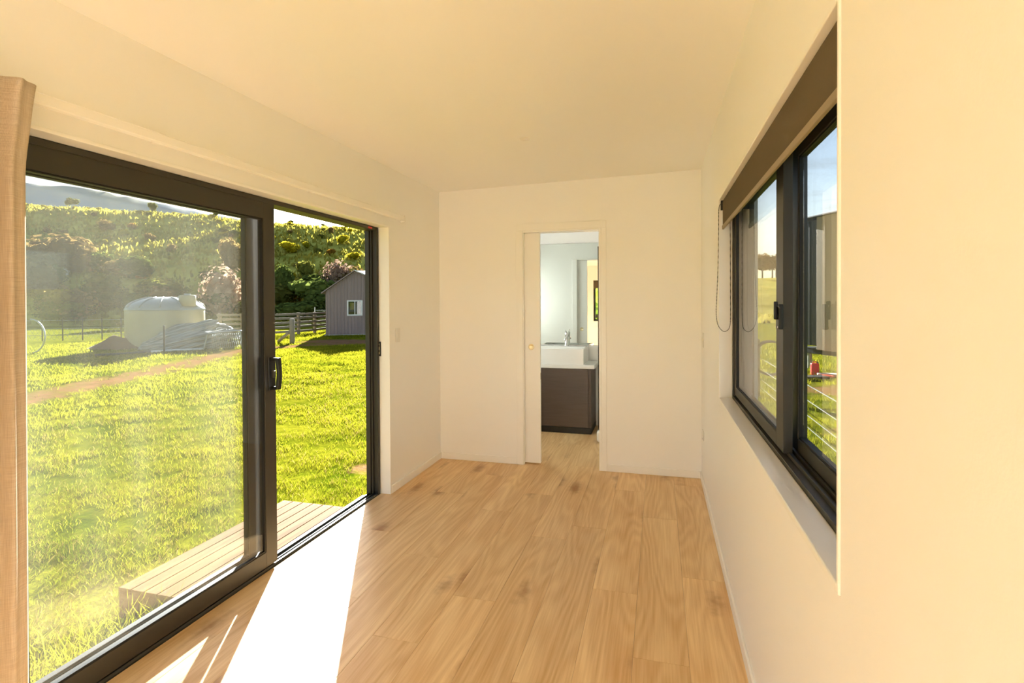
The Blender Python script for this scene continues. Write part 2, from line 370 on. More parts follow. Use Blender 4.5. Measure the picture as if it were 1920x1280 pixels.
def slab(name, axis, a0, a1, P, Q, holes, mat, parent=None, bevel=0):
    """wall slab between a0..a1 along axis; P, Q = (lo, hi) ranges of the two other axes; holes = rects (p0,p1,q0,q1)"""
    ps = sorted({P[0], P[1], *[h[i] for h in holes for i in (0, 1)]}); qs = sorted({Q[0], Q[1], *[h[i] for h in holes for i in (2, 3)]})
    ps = [p for p in ps if P[0] <= p <= P[1]]; qs = [q for q in qs if Q[0] <= q <= Q[1]]
    solid = lambda i, j: 0 <= i < len(ps)-1 and 0 <= j < len(qs)-1 and not any(h[0] < (ps[i]+ps[i+1])/2 < h[1] and h[2] < (qs[j]+qs[j+1])/2 < h[3] for h in holes)
    vs = []; idx = {}; fs = []
    def V(i, j, k):
        if (i, j, k) not in idx:
            a = (a0, a1)[k]; p, q = ps[i], qs[j]
            idx[(i, j, k)] = len(vs); vs.append((a, p, q) if axis == 0 else ((p, a, q) if axis == 1 else (p, q, a)))
        return idx[(i, j, k)]
    for i in range(len(ps)-1):
        for j in range(len(qs)-1):
            if not solid(i, j): continue
            fs.append((V(i,j,0), V(i+1,j,0), V(i+1,j+1,0), V(i,j+1,0))); fs.append((V(i,j,1), V(i,j+1,1), V(i+1,j+1,1), V(i+1,j,1)))
            if not solid(i-1, j): fs.append((V(i,j,0), V(i,j+1,0), V(i,j+1,1), V(i,j,1)))
            if not solid(i+1, j): fs.append((V(i+1,j,0), V(i+1,j,1), V(i+1,j+1,1), V(i+1,j+1,0)))
            if not solid(i, j-1): fs.append((V(i,j,0), V(i,j,1), V(i+1,j,1), V(i+1,j,0)))
            if not solid(i, j+1): fs.append((V(i,j+1,0), V(i+1,j+1,0), V(i+1,j+1,1), V(i,j+1,1)))
    mb = MB(); mb.v = vs; mb.f = fs
    o = mb.build(name, mat, parent, bevel=bevel)
    return o
def struct(o): o['kind'] = 'structure'; return o
def frame_rect(mb, axis, a0, a1, P, Q, wl, wr, wb, wt):
    """four members of a rectangular frame"""
    def bx(p0, p1, q0, q1):
        if axis == 0: mb.box(a0, a1, p0, p1, q0, q1)
        elif axis == 1: mb.box(p0, p1, a0, a1, q0, q1)
    bx(P[0], P[0]+wl, Q[0], Q[1]); bx(P[1]-wr, P[1], Q[0], Q[1]); bx(P[0]+wl, P[1]-wr, Q[0], Q[0]+wb); bx(P[0]+wl, P[1]-wr, Q[1]-wt, Q[1])
    return mb

# ------------------------------------------------------------------ room shell
XL, XR, D = -2.04, .348, 4.757
YB = -2.75            # back wall, behind the camera
YE = 6.50             # bathroom rear wall
XO, XRO = -2.25, .56  # outer faces
ZCL, ZCR = 2.568, 2.619
ztop = 2.75
# openings
DY0, DY1, DZ = 1.13, 3.766, 2.10
WY0, WY1, WZ0, WZ1 = 1.19, 3.38, .91, 2.11
wl = struct(slab('wall_left', 0, XO, XL, (YB-.19, YE+.1), (-.12, ztop), [(DY0, DY1, -.2, DZ), (5.0, 6.3, .95, 2.05), (-1.5, .3, -.0, 2.12)], 'wall_paint'))
wr = struct(slab('wall_right', 0, XR, XRO, (YB-.19, YE+.1), (-.12, ztop), [(WY0, WY1, WZ0, WZ1)], 'wall_paint', bevel=.0025))
PX0, PX1, PZ = -1.205, -.497, 2.162
wf = struct(slab('wall_far', 1, D, D+.03, (XL, XR), (0, ztop), [(PX0, PX1, -.1, PZ)], 'wall_paint'))
struct(slab('wall_bathroom_near', 1, D+.08, D+.11, (XL, XR), (0, ztop), [(PX0, PX1, -.1, PZ)], 'wall_paint'))
struct(slab('wall_bathroom_far', 1, YE, YE+.1, (XL, XR), (0, ztop), [], 'wall_paint'))
struct(slab('wall_back', 1, YB-.19, YB, (XL, XR), (-.12, ztop), [(-1.86, -.7, .95, 2.15)], 'wall_paint'))
mb = MB(); y0, y1 = YB-.4, YE+.3
def zc(x): return ZCL+(ZCR-ZCL)*(x-XL)/(XR-XL)
xa, xb = XO-.15, XRO+.15
mb.add([(xa,y0,zc(xa)),(xb,y0,zc(xb)),(xb,y1,zc(xb)),(xa,y1,zc(xa)),(xa,y0,zc(xa)+.22),(xb,y0,zc(xb)+.22),(xb,y1,zc(xb)+.22),(xa,y1,zc(xa)+.22)],
       [(0,3,2,1),(4,5,6,7),(0,1,5,4),(1,2,6,5),(2,3,7,6),(3,0,4,7)])
struct(mb.build('ceiling', 'ceiling_paint'))
# floor and planks
fl = struct(MB().box(-2.12, XR, YB, YE, -.14, -.0035).build('floor', 'frame_dark'))
PW, PL = .2285, 1.52
plank_meshes = {}
x = -2.12+.02; row = 0
offs = [0.31, 1.05, .55, 1.32, .02, .8, 1.2, .45, .95, .2, .68, 1.4]
xs = []; x = XR
while x > -2.12: xs.append((max(x-PW, -2.12), x)); x -= PW
for row, (xa, xb) in enumerate(xs):
    y = YB-offs[row % len(offs)]
    while y < YE:
        ya, yb = max(y, YB), min(y+PL, YE); y += PL
        if yb-ya < .03: continue
        key = (round(xb-xa, 3), round(yb-ya, 3))
        if key not in plank_meshes:
            hw, hl, g = (xb-xa)/2-.0003, (yb-ya)/2-.0003, .0009
            mb = MB(); mb.add([(-hw,-hl,-.0034),(hw,-hl,-.0034),(hw,hl,-.0034),(-hw,hl,-.0034),(-hw,-hl,-g),(hw,-hl,-g),(hw,hl,-g),(-hw,hl,-g),
                               (-hw+g,-hl+g,0),(hw-g,-hl+g,0),(hw-g,hl-g,0),(-hw+g,hl-g,0)],
                   [(0,3,2,1),(8,9,10,11)]+[(i,(i+1)%4,4+(i+1)%4,4+i) for i in range(4)]+[(4+i,4+(i+1)%4,8+(i+1)%4,8+i) for i in range(4)])
            o = mb.build('plank', 'oak_vinyl', fl); plank_meshes[key] = o.data
        else:
            o = bpy.data.objects.new('plank', plank_meshes[key]); COL.objects.link(o); o.parent = fl
        o.location = ((xa+xb)/2, (ya+yb)/2, 0)
# baseboards
BH, BT = .062, .011
def base(name, *b): struct(MB().box(*b).build(name, 'trim_paint', bevel=.003))
base('baseboard_left', XL, XL+BT, DY1+.002, D, 0, BH)
base('baseboard_far', XL+BT, -1.272, D-BT, D, 0, BH)
base('baseboard_far_right', -.447, XR-BT, D-BT, D, 0, BH)
base('baseboard_right', XR-BT, XR, YB, D, 0, BH)
base('baseboard_left_back', XL, XL+BT, YB, -1.502, 0, BH)
base('baseboard_bathroom', -.74, XR, YE-BT, YE, 0, BH)
# linings of the sliding door opening
struct(MB().box(-2.125, XL+.006, DY1-.016, DY1+.002, -.003, DZ).build('trim_1', 'trim_paint', bevel=.003))
struct(MB().box(-2.125, XL+.006, DY0, DY1+.002, DZ-.004, DZ+.012).build('trim_2', 'trim_paint', bevel=.003))
struct(MB().box(-2.125, XL+.006, DY0-.002, DY0+.016, -.003, DZ).build('trim_3', 'trim_paint', bevel=.003))
# architrave and linings of the pocket door
t = .012
struct(MB().box(-1.272, PX0-.004, D-t, D, 0, PZ).build('trim_4', 'trim_paint', bevel=.003))
struct(MB().box(PX1+.004, -.447, D-t, D, 0, PZ).build('trim_5', 'trim_paint', bevel=.003))
struct(MB().box(-1.272, -.447, D-t, D, PZ, PZ+.064).build('trim_6', 'trim_paint', bevel=.003))
struct(MB().box(PX1-.016, PX1+.004, D-t, D+.11+t, 0, PZ).build('trim_7', 'trim_paint', bevel=.002))
hd = MB(); hd.box(PX0, PX1-.016, D-.004, D+.034, PZ-.016, PZ+.004)
struct(hd.build('trim_8', 'trim_paint', bevel=.002))
struct(MB().box(PX0, PX1-.016, D+.078, D+.11+t, PZ-.016, PZ+.004).build('trim_9', 'trim_paint', bevel=.002))
struct(MB().box(-1.28, PX0-.004, D+.11, D+.11+t, 0, PZ).build('trim_10', 'trim_paint', bevel=.003))
struct(MB().box(PX1+.004, -.44, D+.11, D+.11+t, 0, PZ).build('trim_11', 'trim_paint', bevel=.003))

# ------------------------------------------------------------------ sliding glass door (door_1)
d1 = struct(empty('door_1', (-2.18, 2.45, 0)))
def rel(o, p):  # keep world coordinates under an Empty without rotation
    o.location = (-p.location[0], -p.location[1], -p.location[2]); return o
def part(mb, name, mat, parent, **k):
    o = mb.build(name, mat, parent, **k); rel(o, parent); return o
FX0, FX1 = -2.228, -2.125
part(MB().prism([(-2.222, DY1-.058), (-2.186, DY1-.058), (-2.186, DY1-.04), (-2.176, DY1-.04), (-2.176, DY1-.05), (-2.168, DY1-.05), (-2.168, DY1-.03), (-2.133, DY1-.03), (-2.133, DY1-.045), (FX1, DY1-.045), (FX1, DY1-.016), (-2.222, DY1-.016)], 2, -.03, DZ-.004), 'frame_jamb', 'frame_metal', d1, bevel=.002)
part(MB().box(FX0, FX1, DY0+.016, DY0+.05, -.03, DZ-.004), 'frame_jamb', 'frame_metal', d1, bevel=.002)
part(MB().box(FX0, FX1, DY0+.05, DY1-.055, DZ-.03, DZ-.004), 'frame_head', 'frame_metal', d1, bevel=.002)
part(MB().prism([(FX0-.03, -.05), (FX1, -.05), (FX1, .004), (FX1-.006, .012), (-2.143, .012), (-2.143, .004), (-2.152, .004), (-2.152, .016), (-2.158, .016), (-2.158, .002), (-2.196, -.002), (-2.196, .012), (-2.202, .012), (-2.202, -.006), (FX0-.03, -.012)][::-1],
     1, DY0+.05, DY1-.055), 'sill_track', 'frame_metal', d1)
def panel(y0, y1, xa, xb, name, sw, z0=.018, z1=2.072, rb=.086, rt=.092):
    p = part(frame_rect(MB(), 0, xa, xb, (y0, y1), (z0, z1), sw, sw, rb, rt), name, 'frame_metal', d1, bevel=.002)
    xm = (xa+xb)/2
    g = MB().box(xm-.008, xm+.008, y0+sw-.008, y1-sw+.008, z0+rb-.008, z1-rt+.008).build('glass_pane', 'glass_door', p)
    bd = frame_rect(MB(), 0, xm-.012, xb-.004, (y0+sw, y1-sw), (z0+rb, z1-rt), .008, .008, .008, .008).build('glazing_bead', 'rubber', p)
    return p
fx = panel(1.18, 2.515, -2.226, -2.186, 'fixed_panel', .085)
sp = panel(1.235, 2.582, -2.170, -2.130, 'sliding_panel', .088)
# handle on the sliding stile
hy, hz = 2.545, 1.105
MB().box(-2.131, -2.122, hy-.026, hy+.028, hz-.095, hz+.095).build('handle_plate', 'black_plastic', sp, bevel=.004)
def d_ring(x0, x1, bow, z0, z1, y0, y1, tk_, n=12):
    """flat D-shaped pull in the x-z plane, thickness along y"""
    out_, inn = [], []
    for i in range(n+1):
        a = i/n; z = z0+(z1-z0)*a; out_.append((x1+bow*math.sin(math.pi*a), z)); inn.append((x1-tk_+bow*.9*math.sin(math.pi*a), z0+tk_+(z1-z0-2*tk_)*a))
    out_ = [(x0, z0)]+out_+[(x0, z1)]; inn = [(x0, z0+tk_)]+inn+[(x0, z1-tk_)]
    k = len(out_); vs = [(p[0], y, p[1]) for y in (y0, y1) for p in out_+inn]; fs = []
    for i in range(k-1):
        fs += [(i, i+1, k+i+1, k+i), (2*k+i, 3*k+i, 3*k+i+1, 2*k+i+1), (i, 2*k+i, 2*k+i+1, i+1), (k+i, k+i+1, 3*k+i+1, 3*k+i)]
    for i in (0, k-1): fs.append((i, k+i, 3*k+i, 2*k+i))
    return MB().add(vs, fs)
d_ring(-2.124, -2.076, .008, hz-.09, hz+.09, hy-.012, hy+.016, .017).build('pull_handle', 'black_plastic', sp, bevel=.003)
MB().box(-2.123, -2.104, hy-.008, hy+.010, hz-.022, hz+.016).build('snib', 'frame_metal', sp, bevel=.003)
d_ring(-2.170, -2.1835, -.002, hz-.085, hz+.085, hy-.020, hy+.004, -.008).build('outer_handle', 'black_plastic', sp)
# keeper on the jamb lining, red tag on the head
kp = part(MB().box(-2.139, -2.108, DY1-.021, DY1-.0165, 1.085, 1.2), 'lock_keeper', 'frame_dark', d1, bevel=.0015)
kb = MB().box(-2.130, -2.118, DY1-.0225, DY1-.0205, 1.10, 1.185).build('strike_insert', 'brass', kp)
for zz in (1.117, 1.158): MB().box(-2.128, -2.120, DY1-.0235, DY1-.0222, zz, zz+.018).build('slot', 'rubber', kp)
part(MB().box(FX1-.0002, FX1+.0012, 3.60, 3.655, DZ-.026, DZ-.012), 'warning_tag', 'sticker_red', d1)

# ------------------------------------------------------------------ sliding window on the right (window_1)
w1 = struct(empty('window_1', (.45, 2.3, WZ0)))
part(MB().box(XR-.006, .425, WY1, WY1+.012, WZ0, WZ1), 'lining_jamb', 'trim_paint', w1) if False else None
ln = .012
part(MB().box(XR-.004, .42, WY1-ln, WY1, WZ0, WZ1), 'reveal_jamb', 'trim_paint', w1, bevel=.003)
part(MB().box(XR-.004, .42, WY0, WY0+ln, WZ0, WZ1), 'reveal_jamb', 'trim_paint', w1, bevel=.003)
part(MB().box(XR-.004, .42, WY0+ln, WY1-ln, WZ1-ln, WZ1), 'reveal_head', 'trim_paint', w1, bevel=.003)
part(MB().box(XR-.004, .42, WY0+ln, WY1-ln, WZ0, WZ0+.02), 'window_sill', 'trim_paint', w1, bevel=.004)
WX0, WX1 = .42, .535
part(frame_rect(MB(), 0, WX0, WX1, (WY0+.002, WY1-.002), (WZ0+.002, WZ1-.002), .03, .03, .034, .034), 'window_frame', 'frame_metal', w1, bevel=.002)
for xx in (.445, .470, .495, .518):
    part(MB().box(xx, xx+.006, WY0+.032, WY1-.032, WZ0+.036, WZ0+.05), 'sill_rail', 'frame_metal', w1)
def sash(name, y0, y1, xa, xb, sl, sr):
    z0, z1 = WZ0+.046, WZ1-.04
    s = part(frame_rect(MB(), 0, xa, xb, (y0, y1), (z0, z1), sl, sr, .05, .05), name, 'frame_metal', w1, bevel=.002)
    xm = (xa+xb)/2
    MB().box(xm-.007, xm+.007, y0+sl-.008, y1-sr+.008, z0+.042, z1-.042).build('glass_pane', 'glass_window', s)
    frame_rect(MB(), 0, xm-.011, xm+.011, (y0+sl, y1-sr), (z0+.05, z1-.05), .006, .006, .006, .006).build('gasket', 'rubber', s)
    return s
sh = sash('sliding_sash', 2.085, WY1-.034, .428, .460, .115, .05)
sf = sash('fixed_sash', WY0+.034, 2.20, .482, .514, .05, .085)
lt = MB().box(.412, .4275, 2.075, 2.125, 1.40, 1.49).build('latch', 'black_plastic', sh, bevel=.003)
MB().box(.400, .413, 2.092, 2.104, 1.435, 1.50).build('latch_lever', 'black_plastic', sh, bevel=.003)
for yy in (2.083, 2.117):
    for zz in (1.408, 1.482): MB().lathe([(.0045, .4095), (.0045, .4125)], (0, yy, zz), 10, axis=0).build('screw', 'chrome', sh)

# roller blind
rb = empty('roller_blind', (.38, 2.3, 2.09)); tag(rb, 'dark taupe roller blind rolled up at the head of the sliding window', 'blind')
part(MB().lathe([(.019, WY0+.03), (.019, WY1-.03)], (.392, 0, 2.072), 20, axis=1), 'roller_tube', 'blind_fabric', rb, smooth=True)
part(MB().box(.364, .3655, WY0+.035, WY1-.035, 1.945, 2.092), 'blind_fabric', 'blind_fabric', rb)
part(MB().prism([(.360, 1.925), (.370, 1.925), (.371, 1.947), (.359, 1.947)], 1, WY0+.035, WY1-.035), 'bottom_rail', 'blind_back', rb, bevel=.002)
part(MB().box(.354, .415, WY1-.030, WY1-.013, 2.04, 2.097), 'bracket', 'black_plastic', rb, bevel=.003)
part(MB().box(.354, .415, WY0+.013, WY0+.030, 2.04, 2.097), 'bracket', 'black_plastic', rb, bevel=.003)
yc = WY1-.026
cp = [(.372, yc, 2.085), (.352, yc-.006, 2.075), (.342, yc-.01, 2.04), (.340, yc-.012, 1.9), (.337, yc-.012, 1.7), (.331, yc-.013, 1.55), (.326, yc-.013, 1.44), (.333, yc-.014, 1.375), (.352, yc-.015, 1.337), (.375, yc-.015, 1.325), (.398, yc-.014, 1.345), (.405, yc-.012, 1.40), (.405, yc-.01, 1.6), (.405, yc-.008, 1.85), (.404, yc-.004, 2.06)]
def spline(pts, k):
    pts = [Vector(p) for p in pts]; out = []
    for i in range(len(pts)-1):
        p0, p1, p2, p3 = pts[max(i-1, 0)], pts[i], pts[i+1], pts[min(i+2, len(pts)-1)]
        for j in range(k):
            t = j/k; out.append(.5*((2*p1)+(-p0+p2)*t+(2*p0-5*p1+4*p2-p3)*t*t+(-p0+3*p1-3*p2+p3)*t**3))
    return out+[pts[-1]]
cs = spline(cp, 12)
rr = [.0012 if i % 2 else .0021 for i in range(len(cs))]
part(MB().tube(cs, rr, 6), 'bead_chain', 'black_plastic', rb, smooth=True)

# back window (window_2), seen in the bathroom mirror
w2 = struct(empty('window_2', (-1.28, YB-.1, .95)))
part(frame_rect(MB(), 1, YB-.15, YB-.05, (-1.858, -.702), (.952, 2.148), .05, .05, .05, .05), 'window_frame', 'frame_dark', w2, bevel=.002)
part(MB().box(-1.81, -.75, YB-.105, YB-.095, 1.0, 2.1), 'glass_pane', 'glass_clear', w2)
part(MB().box(-1.30, -1.26, YB-.13, YB-.07, 1.0, 2.1), 'mullion', 'frame_dark', w2, bevel=.002)
rb2 = empty('roller_blind', (-1.28, YB-.02, 2.1)); tag(rb2, 'dark roller blind on the small back window seen in the mirror', 'blind')
part(MB().box(-1.85, -.71, YB-.032, YB-.03, 1.93, 2.14), 'blind_fabric', 'blind_fabric', rb2)
part(MB().box(-1.85, -.71, YB-.036, YB-.026, 1.912, 1.932), 'bottom_rail', 'blind_fabric', rb2, bevel=.002)
# unseen opening added in the left wall behind the camera for extra sunlight (added_sun_opening)
d3 = struct(empty('added_sun_opening', (-2.15, -.4, 0)))
part(frame_rect(MB(), 0, -2.22, -2.12, (-1.498, .298), (-.03, 2.118), .045, .045, .04, .045), 'opening_frame', 'frame_metal', d3, bevel=.002)
# frosted bathroom window (window_3)
w3 = struct(empty('window_3', (-2.15, 5.65, 1.05)))
part(frame_rect(MB(), 0, -2.2, -2.1, (5.002, 6.298), (.952, 2.048), .045, .045, .045, .045), 'window_frame', 'frame_dark', w3, bevel=.002)
part(MB().box(-2.156, -2.15, 5.045, 6.255, .995, 2.005), 'glass_pane', 'glass_frosted', w3)

# ------------------------------------------------------------------ pocket door (door_2)
d2 = struct(empty('door_2', (-1.5, D+.055, 0)))
lf = part(MB().box(-1.96, -1.058, D+.037, D+.073, .012, PZ-.018), 'door_leaf', 'trim_paint', d2, bevel=.002)
MB().lathe([(.0275, D+.0365), (.0275, D+.035), (.024, D+.0335), (.021, D+.0345), (.019, D+.0362), (.0, D+.0362)][:5], (-1.142, 0, 1.09), 28, axis=1).build('flush_pull', 'brass', lf, smooth=True)
MB().lathe([(.0275, D+.0735), (.0275, D+.075), (.024, D+.0765), (.021, D+.0755), (.019, D+.0738)], (-1.142, 0, 1.09), 28, axis=1).build('flush_pull', 'brass', lf, smooth=True)
MB().box(-1.0585, -1.0572, D+.046, D+.064, .79, .85).build('edge_latch', 'chrome', lf)

# ------------------------------------------------------------------ wall fittings
def plate(name, x, y, z, sgn, label, cat, kind, w=.072, h=.116):
    p = empty(name, (x, y, z)); tag(p, label, cat)
    MB().box(0, sgn*.008, -w/2, w/2, -h/2, h/2).build('face_plate', 'plastic_white', p, bevel=.003)
    if kind == 'switch':
        MB().box(sgn*.0075, sgn*.012, -.010, .010, -.017, .017).build('rocker', 'plastic_white', p, bevel=.002)
    else:
        MB().box(sgn*.0075, sgn*.0105, -.012, .012, -.008, .02).build('rocker', 'plastic_white', p, bevel=.002)
        for yy in (-.012, .012): MB().box(sgn*.0078, sgn*.0086, yy-.0015, yy+.0015, -.036, -.024).build('socket_slot', 'rubber', p)
plate('light_switch', XL, 3.89, 1.245, 1, 'white light switch on the left wall beside the sliding door', 'switch', 'switch')
plate('light_switch', XR, 4.55, 1.19, -1, 'white light switch high on the right wall near the far corner', 'switch', 'switch')
plate('power_outlet', XR, 4.55, .42, -1, 'white power outlet low on the right wall near the far corner', 'outlet', 'outlet', .116, .072)
cf = empty('ceiling_sensor', (-.86, 3.45, zc(-.86))); tag(cf, 'small white round fitting flush on the ceiling', 'fitting')
MB().lathe([(.036, .004), (.036, -.002), (.03, -.005), (.012, -.006)], n=24).build('fitting_body', 'plastic_white', cf, smooth=True)
MB().lathe([(.010, -.005), (.010, -.008), (.004, -.009)], n=16).build('fitting_centre', 'plastic_white', cf, smooth=True)

# curtain track and curtain
ct = empty('curtain_track', (-1.985, 2.4, 2.19)); tag(ct, 'long white curtain track above the sliding glass door', 'curtain track')
part(MB().prism([(-2.0, 2.168), (-1.994, 2.164), (-1.972, 2.164), (-1.966, 2.168), (-1.966, 2.198), (-1.972, 2.203), (-1.994, 2.203), (-2.0, 2.198)], 1, .45, 3.885), 'track_rail', 'trim_paint', ct)
part(MB().box(-2.002, -1.964, 3.885, 3.900, 2.150, 2.205), 'end_cap', 'plastic_white', ct, bevel=.003)
for yy in (.6, 1.75, 2.78, 3.68): part(MB().box(XL, -1.985, yy-.014, yy+.014, 2.172, 2.212), 'bracket', 'plastic_white', ct, bevel=.003)
def curtain():
    vs = []; fs = []; nz = 60; nw = 120; na = 14
    for i in range(nz+1):
        zf = i/nz; z = .012+(2.212-.012)*zf
        top = max(0, (zf-.86)/.14); pinch = math.exp(-((zf-.93)/.04)**2)
        y1 = 1.221-.016*(1-zf)+.04*top**1.5
        r = .024*(1-.3*pinch)
        for j in range(nw+1):
            t = j/nw; fade = min(1, (1-t)/.12); fade = fade*fade*(3-2*fade)
            y = .60+(y1-r-.60)*t
            ph = t*4.4*2*math.pi+.35*math.sin(zf*2.6+1.3*t)
            amp = (.042-.012*top)*(1-.35*pinch)*fade
            x = -1.925+amp*math.sin(ph)+(.010*math.sin(ph*2.1+zf*4)+.005*math.sin(zf*9+t*5))*fade-.012*top
            vs.append((x, y+.010*math.cos(ph)*fade, z))
        xe, ye = vs[-1][0], vs[-1][1]
        for j in range(1, na+1):      # the leading edge turns back towards the glass
            a = min(1, j/9)*math.pi/2; ex = max(0, j-9)*.012
            vs.append((xe-r*(1-math.cos(a))-ex, ye+r*math.sin(a), z))
    n = nw+1+na
    for i in range(nz):
        for j in range(n-1): fs.append((i*n+j, i*n+j+1, (i+1)*n+j+1, (i+1)*n+j))
    mb = MB(); mb.v = vs; mb.f = fs
    o = mb.build('curtain', 'linen', smooth=True)
    s = o.modifiers.new('thick', 'SOLIDIFY'); s.thickness = .0025; s.offset = 0
    return o
cu = curtain(); tag(cu, 'beige linen curtain gathered at the left end of the track', 'curtain')

# ------------------------------------------------------------------ bathroom
VY = 6.02
va = empty('vanity_cabinet', (-1.2, VY+.23, 0)); tag(va, 'dark brown vanity cabinet under the white basin', 'cabinet')
part(MB().box(-1.72, -.742, VY+.018, YE-.002, .07, .745), 'cabinet_body', 'vanity_dark', va, bevel=.002)
part(MB().box(-1.72, -.775, VY, VY+.0175, .075, .74), 'cabinet_door', 'vanity_dark', va, bevel=.002)
part(MB().box(-1.72, -.742, VY+.012, YE-.002, 0, .069), 'kickboard', 'frame_dark', va)
vt = MB().box(-1.74, -.70, VY-.015, YE-.002, .746, .79).build('countertop', 'counter_white', bevel=.004); tag(vt, 'white slab countertop on the dark vanity cabinet', 'countertop')
def basin():
    b = empty('wash_basin', (-1.14, 6.25, .79)); tag(b, 'white rectangular countertop basin below the mirror', 'basin')
    x0, x1, y0, y1, z0, z1 = -1.46, -.825, VY+.0, 6.47, .79, .97
    mb = MB(); w = .022
    def ring(x0, x1, y0, y1, z): return [(x0,y0,z),(x1,y0,z),(x1,y1,z),(x0,y1,z)]
    yb = y1-.10
    vs = ring(x0,x1,y0,y1,z0)+ring(x0,x1,y0,y1,z1)+ring(x0+w,x1-w,y0+w,yb,z1)+ring(x0+w+.02,x1-w-.02,y0+w+.02,yb-.02,z1-.11)
    fs = [(3,2,1,0)]
    for a in (0, 4, 8):
        for i in range(4): fs.append((a+i, a+(i+1)%4, a+4+(i+1)%4, a+4+i))
    fs.append((12,13,14,15))
    mb.add(vs, fs); o = part(mb, 'basin_bowl', 'ceramic', b, bevel=.006, seg=3)
    part(MB().lathe([(.022, z1-.109), (.022, z1-.106), (.015, z1-.105)], (-1.14, 6.22, 0), 20), 'drain', 'chrome', b, smooth=True)
basin()
tp = empty('basin_tap', (-1.085, 6.415, .97)); tag(tp, 'chrome mixer tap standing on the basin rim', 'tap')
MB().lathe([(.027, .0), (.027, .008), (.019, .012), (.018, .13), (.021, .135), (.021, .16), (.012, .166)], n=24).build('tap_body', 'chrome', tp, smooth=True)
MB().tube([(0, -.01, .095), (0, -.06, .10), (0, -.11, .092), (0, -.125, .07)], [.014, .013, .012, .011], 12).build('spout', 'chrome', tp, smooth=True)
MB().tube([(0, 0, .16), (0, -.03, .178), (0, -.075, .192)], [.009, .007, .006], 10).build('lever', 'chrome', tp, smooth=True)
mi = empty('wall_mirror', (-1.2, YE-.01, 1.6)); tag(mi, 'large frameless mirror on the wall above the vanity', 'mirror')
part(MB().box(-1.95, -.685, YE-.009, YE-.004, .98, 2.225), 'mirror_glass', 'mirror_silver', mi)
part(MB().box(-1.93, -.70, YE-.004, YE, 1.0, 2.2), 'backing_board', 'frame_dark', mi)
st = empty('shower_tray', (-.15, 6.08, 0)); tag(st, 'white shower tray with rounded lip behind the door jamb', 'shower tray')
part(MB().box(-.645, XR-.005, 5.69, YE-.014, .0, .13), 'tray_body', 'ceramic', st, bevel=.03, seg=4)
ss = empty('shower_screen', (-.64, 6.1, .13)); tag(ss, 'narrow glass shower screen with grey metal edge beside the vanity', 'shower screen')
part(MB().box(-.627, -.621, 5.735, 6.47, .16, 2.1), 'screen_glass', 'glass_clear', ss)
part(MB().box(-.629, -.619, 5.728, 5.735, .13, 2.1), 'edge_channel', 'frame_metal', ss, bevel=.002)
part(MB().box(-.635, -.613, 6.47, 6.499, .13, 2.1), 'wall_channel', 'frame_metal', ss, bevel=.002)
part(MB().box(-.635, -.613, 5.74, 6.47, .131, .16), 'bottom_channel', 'frame_metal', ss, bevel=.002)

# ================================================================== outside, left: lawn, hill, shed, tank
def nz(x, y, z=0., s=1.): return mnoise.noise((x*s, y*s, z))
GZ = -.34
def dseg(px, py, pts):
    best = 1e9
    for (ax, ay), (bx, by) in zip(pts[:-1], pts[1:]):
        dx, dy = bx-ax, by-ay; t = max(0, min(1, ((px-ax)*dx+(py-ay)*dy)/(dx*dx+dy*dy)))
        best = min(best, math.hypot(px-ax-t*dx, py-ay-t*dy))
    return best
TRACK = [(-13.5, 3.0), (-11.9, 7.2), (-13.6, 12.0), (-16.0, 17.3), (-15.2, 20.2), (-12.5, 22.5)]
def ground_z(x, y):
    z = GZ+.035*nz(x, y, 1., .35)+.012*nz(x, y, 3., 1.7)
    if x > 0: z -= .06*min(1, x)
    return z
def dirt(x, y):
    d = max(0, 1-(dseg(x, y, TRACK)/1.25)**2)*.5
    d = max(d, .62*max(0, 1-math.hypot((x+14.6)/3.2, (y-22.6)/2.2)**3))
    d = max(d, .6*max(0, 1-math.hypot((x+3.0)/.55, (y-5.25)/.42)**2))
    d = max(d, .5*max(0, 1-math.hypot((x+22.3)/1.6, (y-17.0)/1.0)**2))
    d = max(d, .5*max(0, 1-math.hypot((x-3.6)/1.8, (y-12.6)/1.5)**2))
    d = max(d, .5*max(0, 1-math.hypot((x-2.6)/.6, (y-8.6)/.5)**2))
    return d
def terrain(name, xs, ys, mat):
    nx, ny = len(xs), len(ys); vs = []; at = []
    for y in ys:
        for x in xs: vs.append((x, y, ground_z(x, y))); at.append(dirt(x, y))
    fs = [(j*nx+i, j*nx+i+1, (j+1)*nx+i+1, (j+1)*nx+i) for j in range(ny-1) for i in range(nx-1)]
    me = bpy.data.meshes.new(name); me.from_pydata(vs, [], fs); me.update()
    a = me.attributes.new('dirt', 'FLOAT', 'POINT'); a.data.foreach_set('value', at)
    return link(name, me, mat, smooth=True)
def grade(lo, fine0, fine1, hi, f, c):
    a = list(np.arange(fine0, fine1, f)); b = list(np.arange(lo, fine0, c)); d = list(np.arange(fine1, hi+c, c)); return b+a+d
lawn = struct(terrain('lawn', grade(-150, -26, 10, 150, .3, 4), grade(-60, -2, 32, 190, .3, 4), 'lawn'))

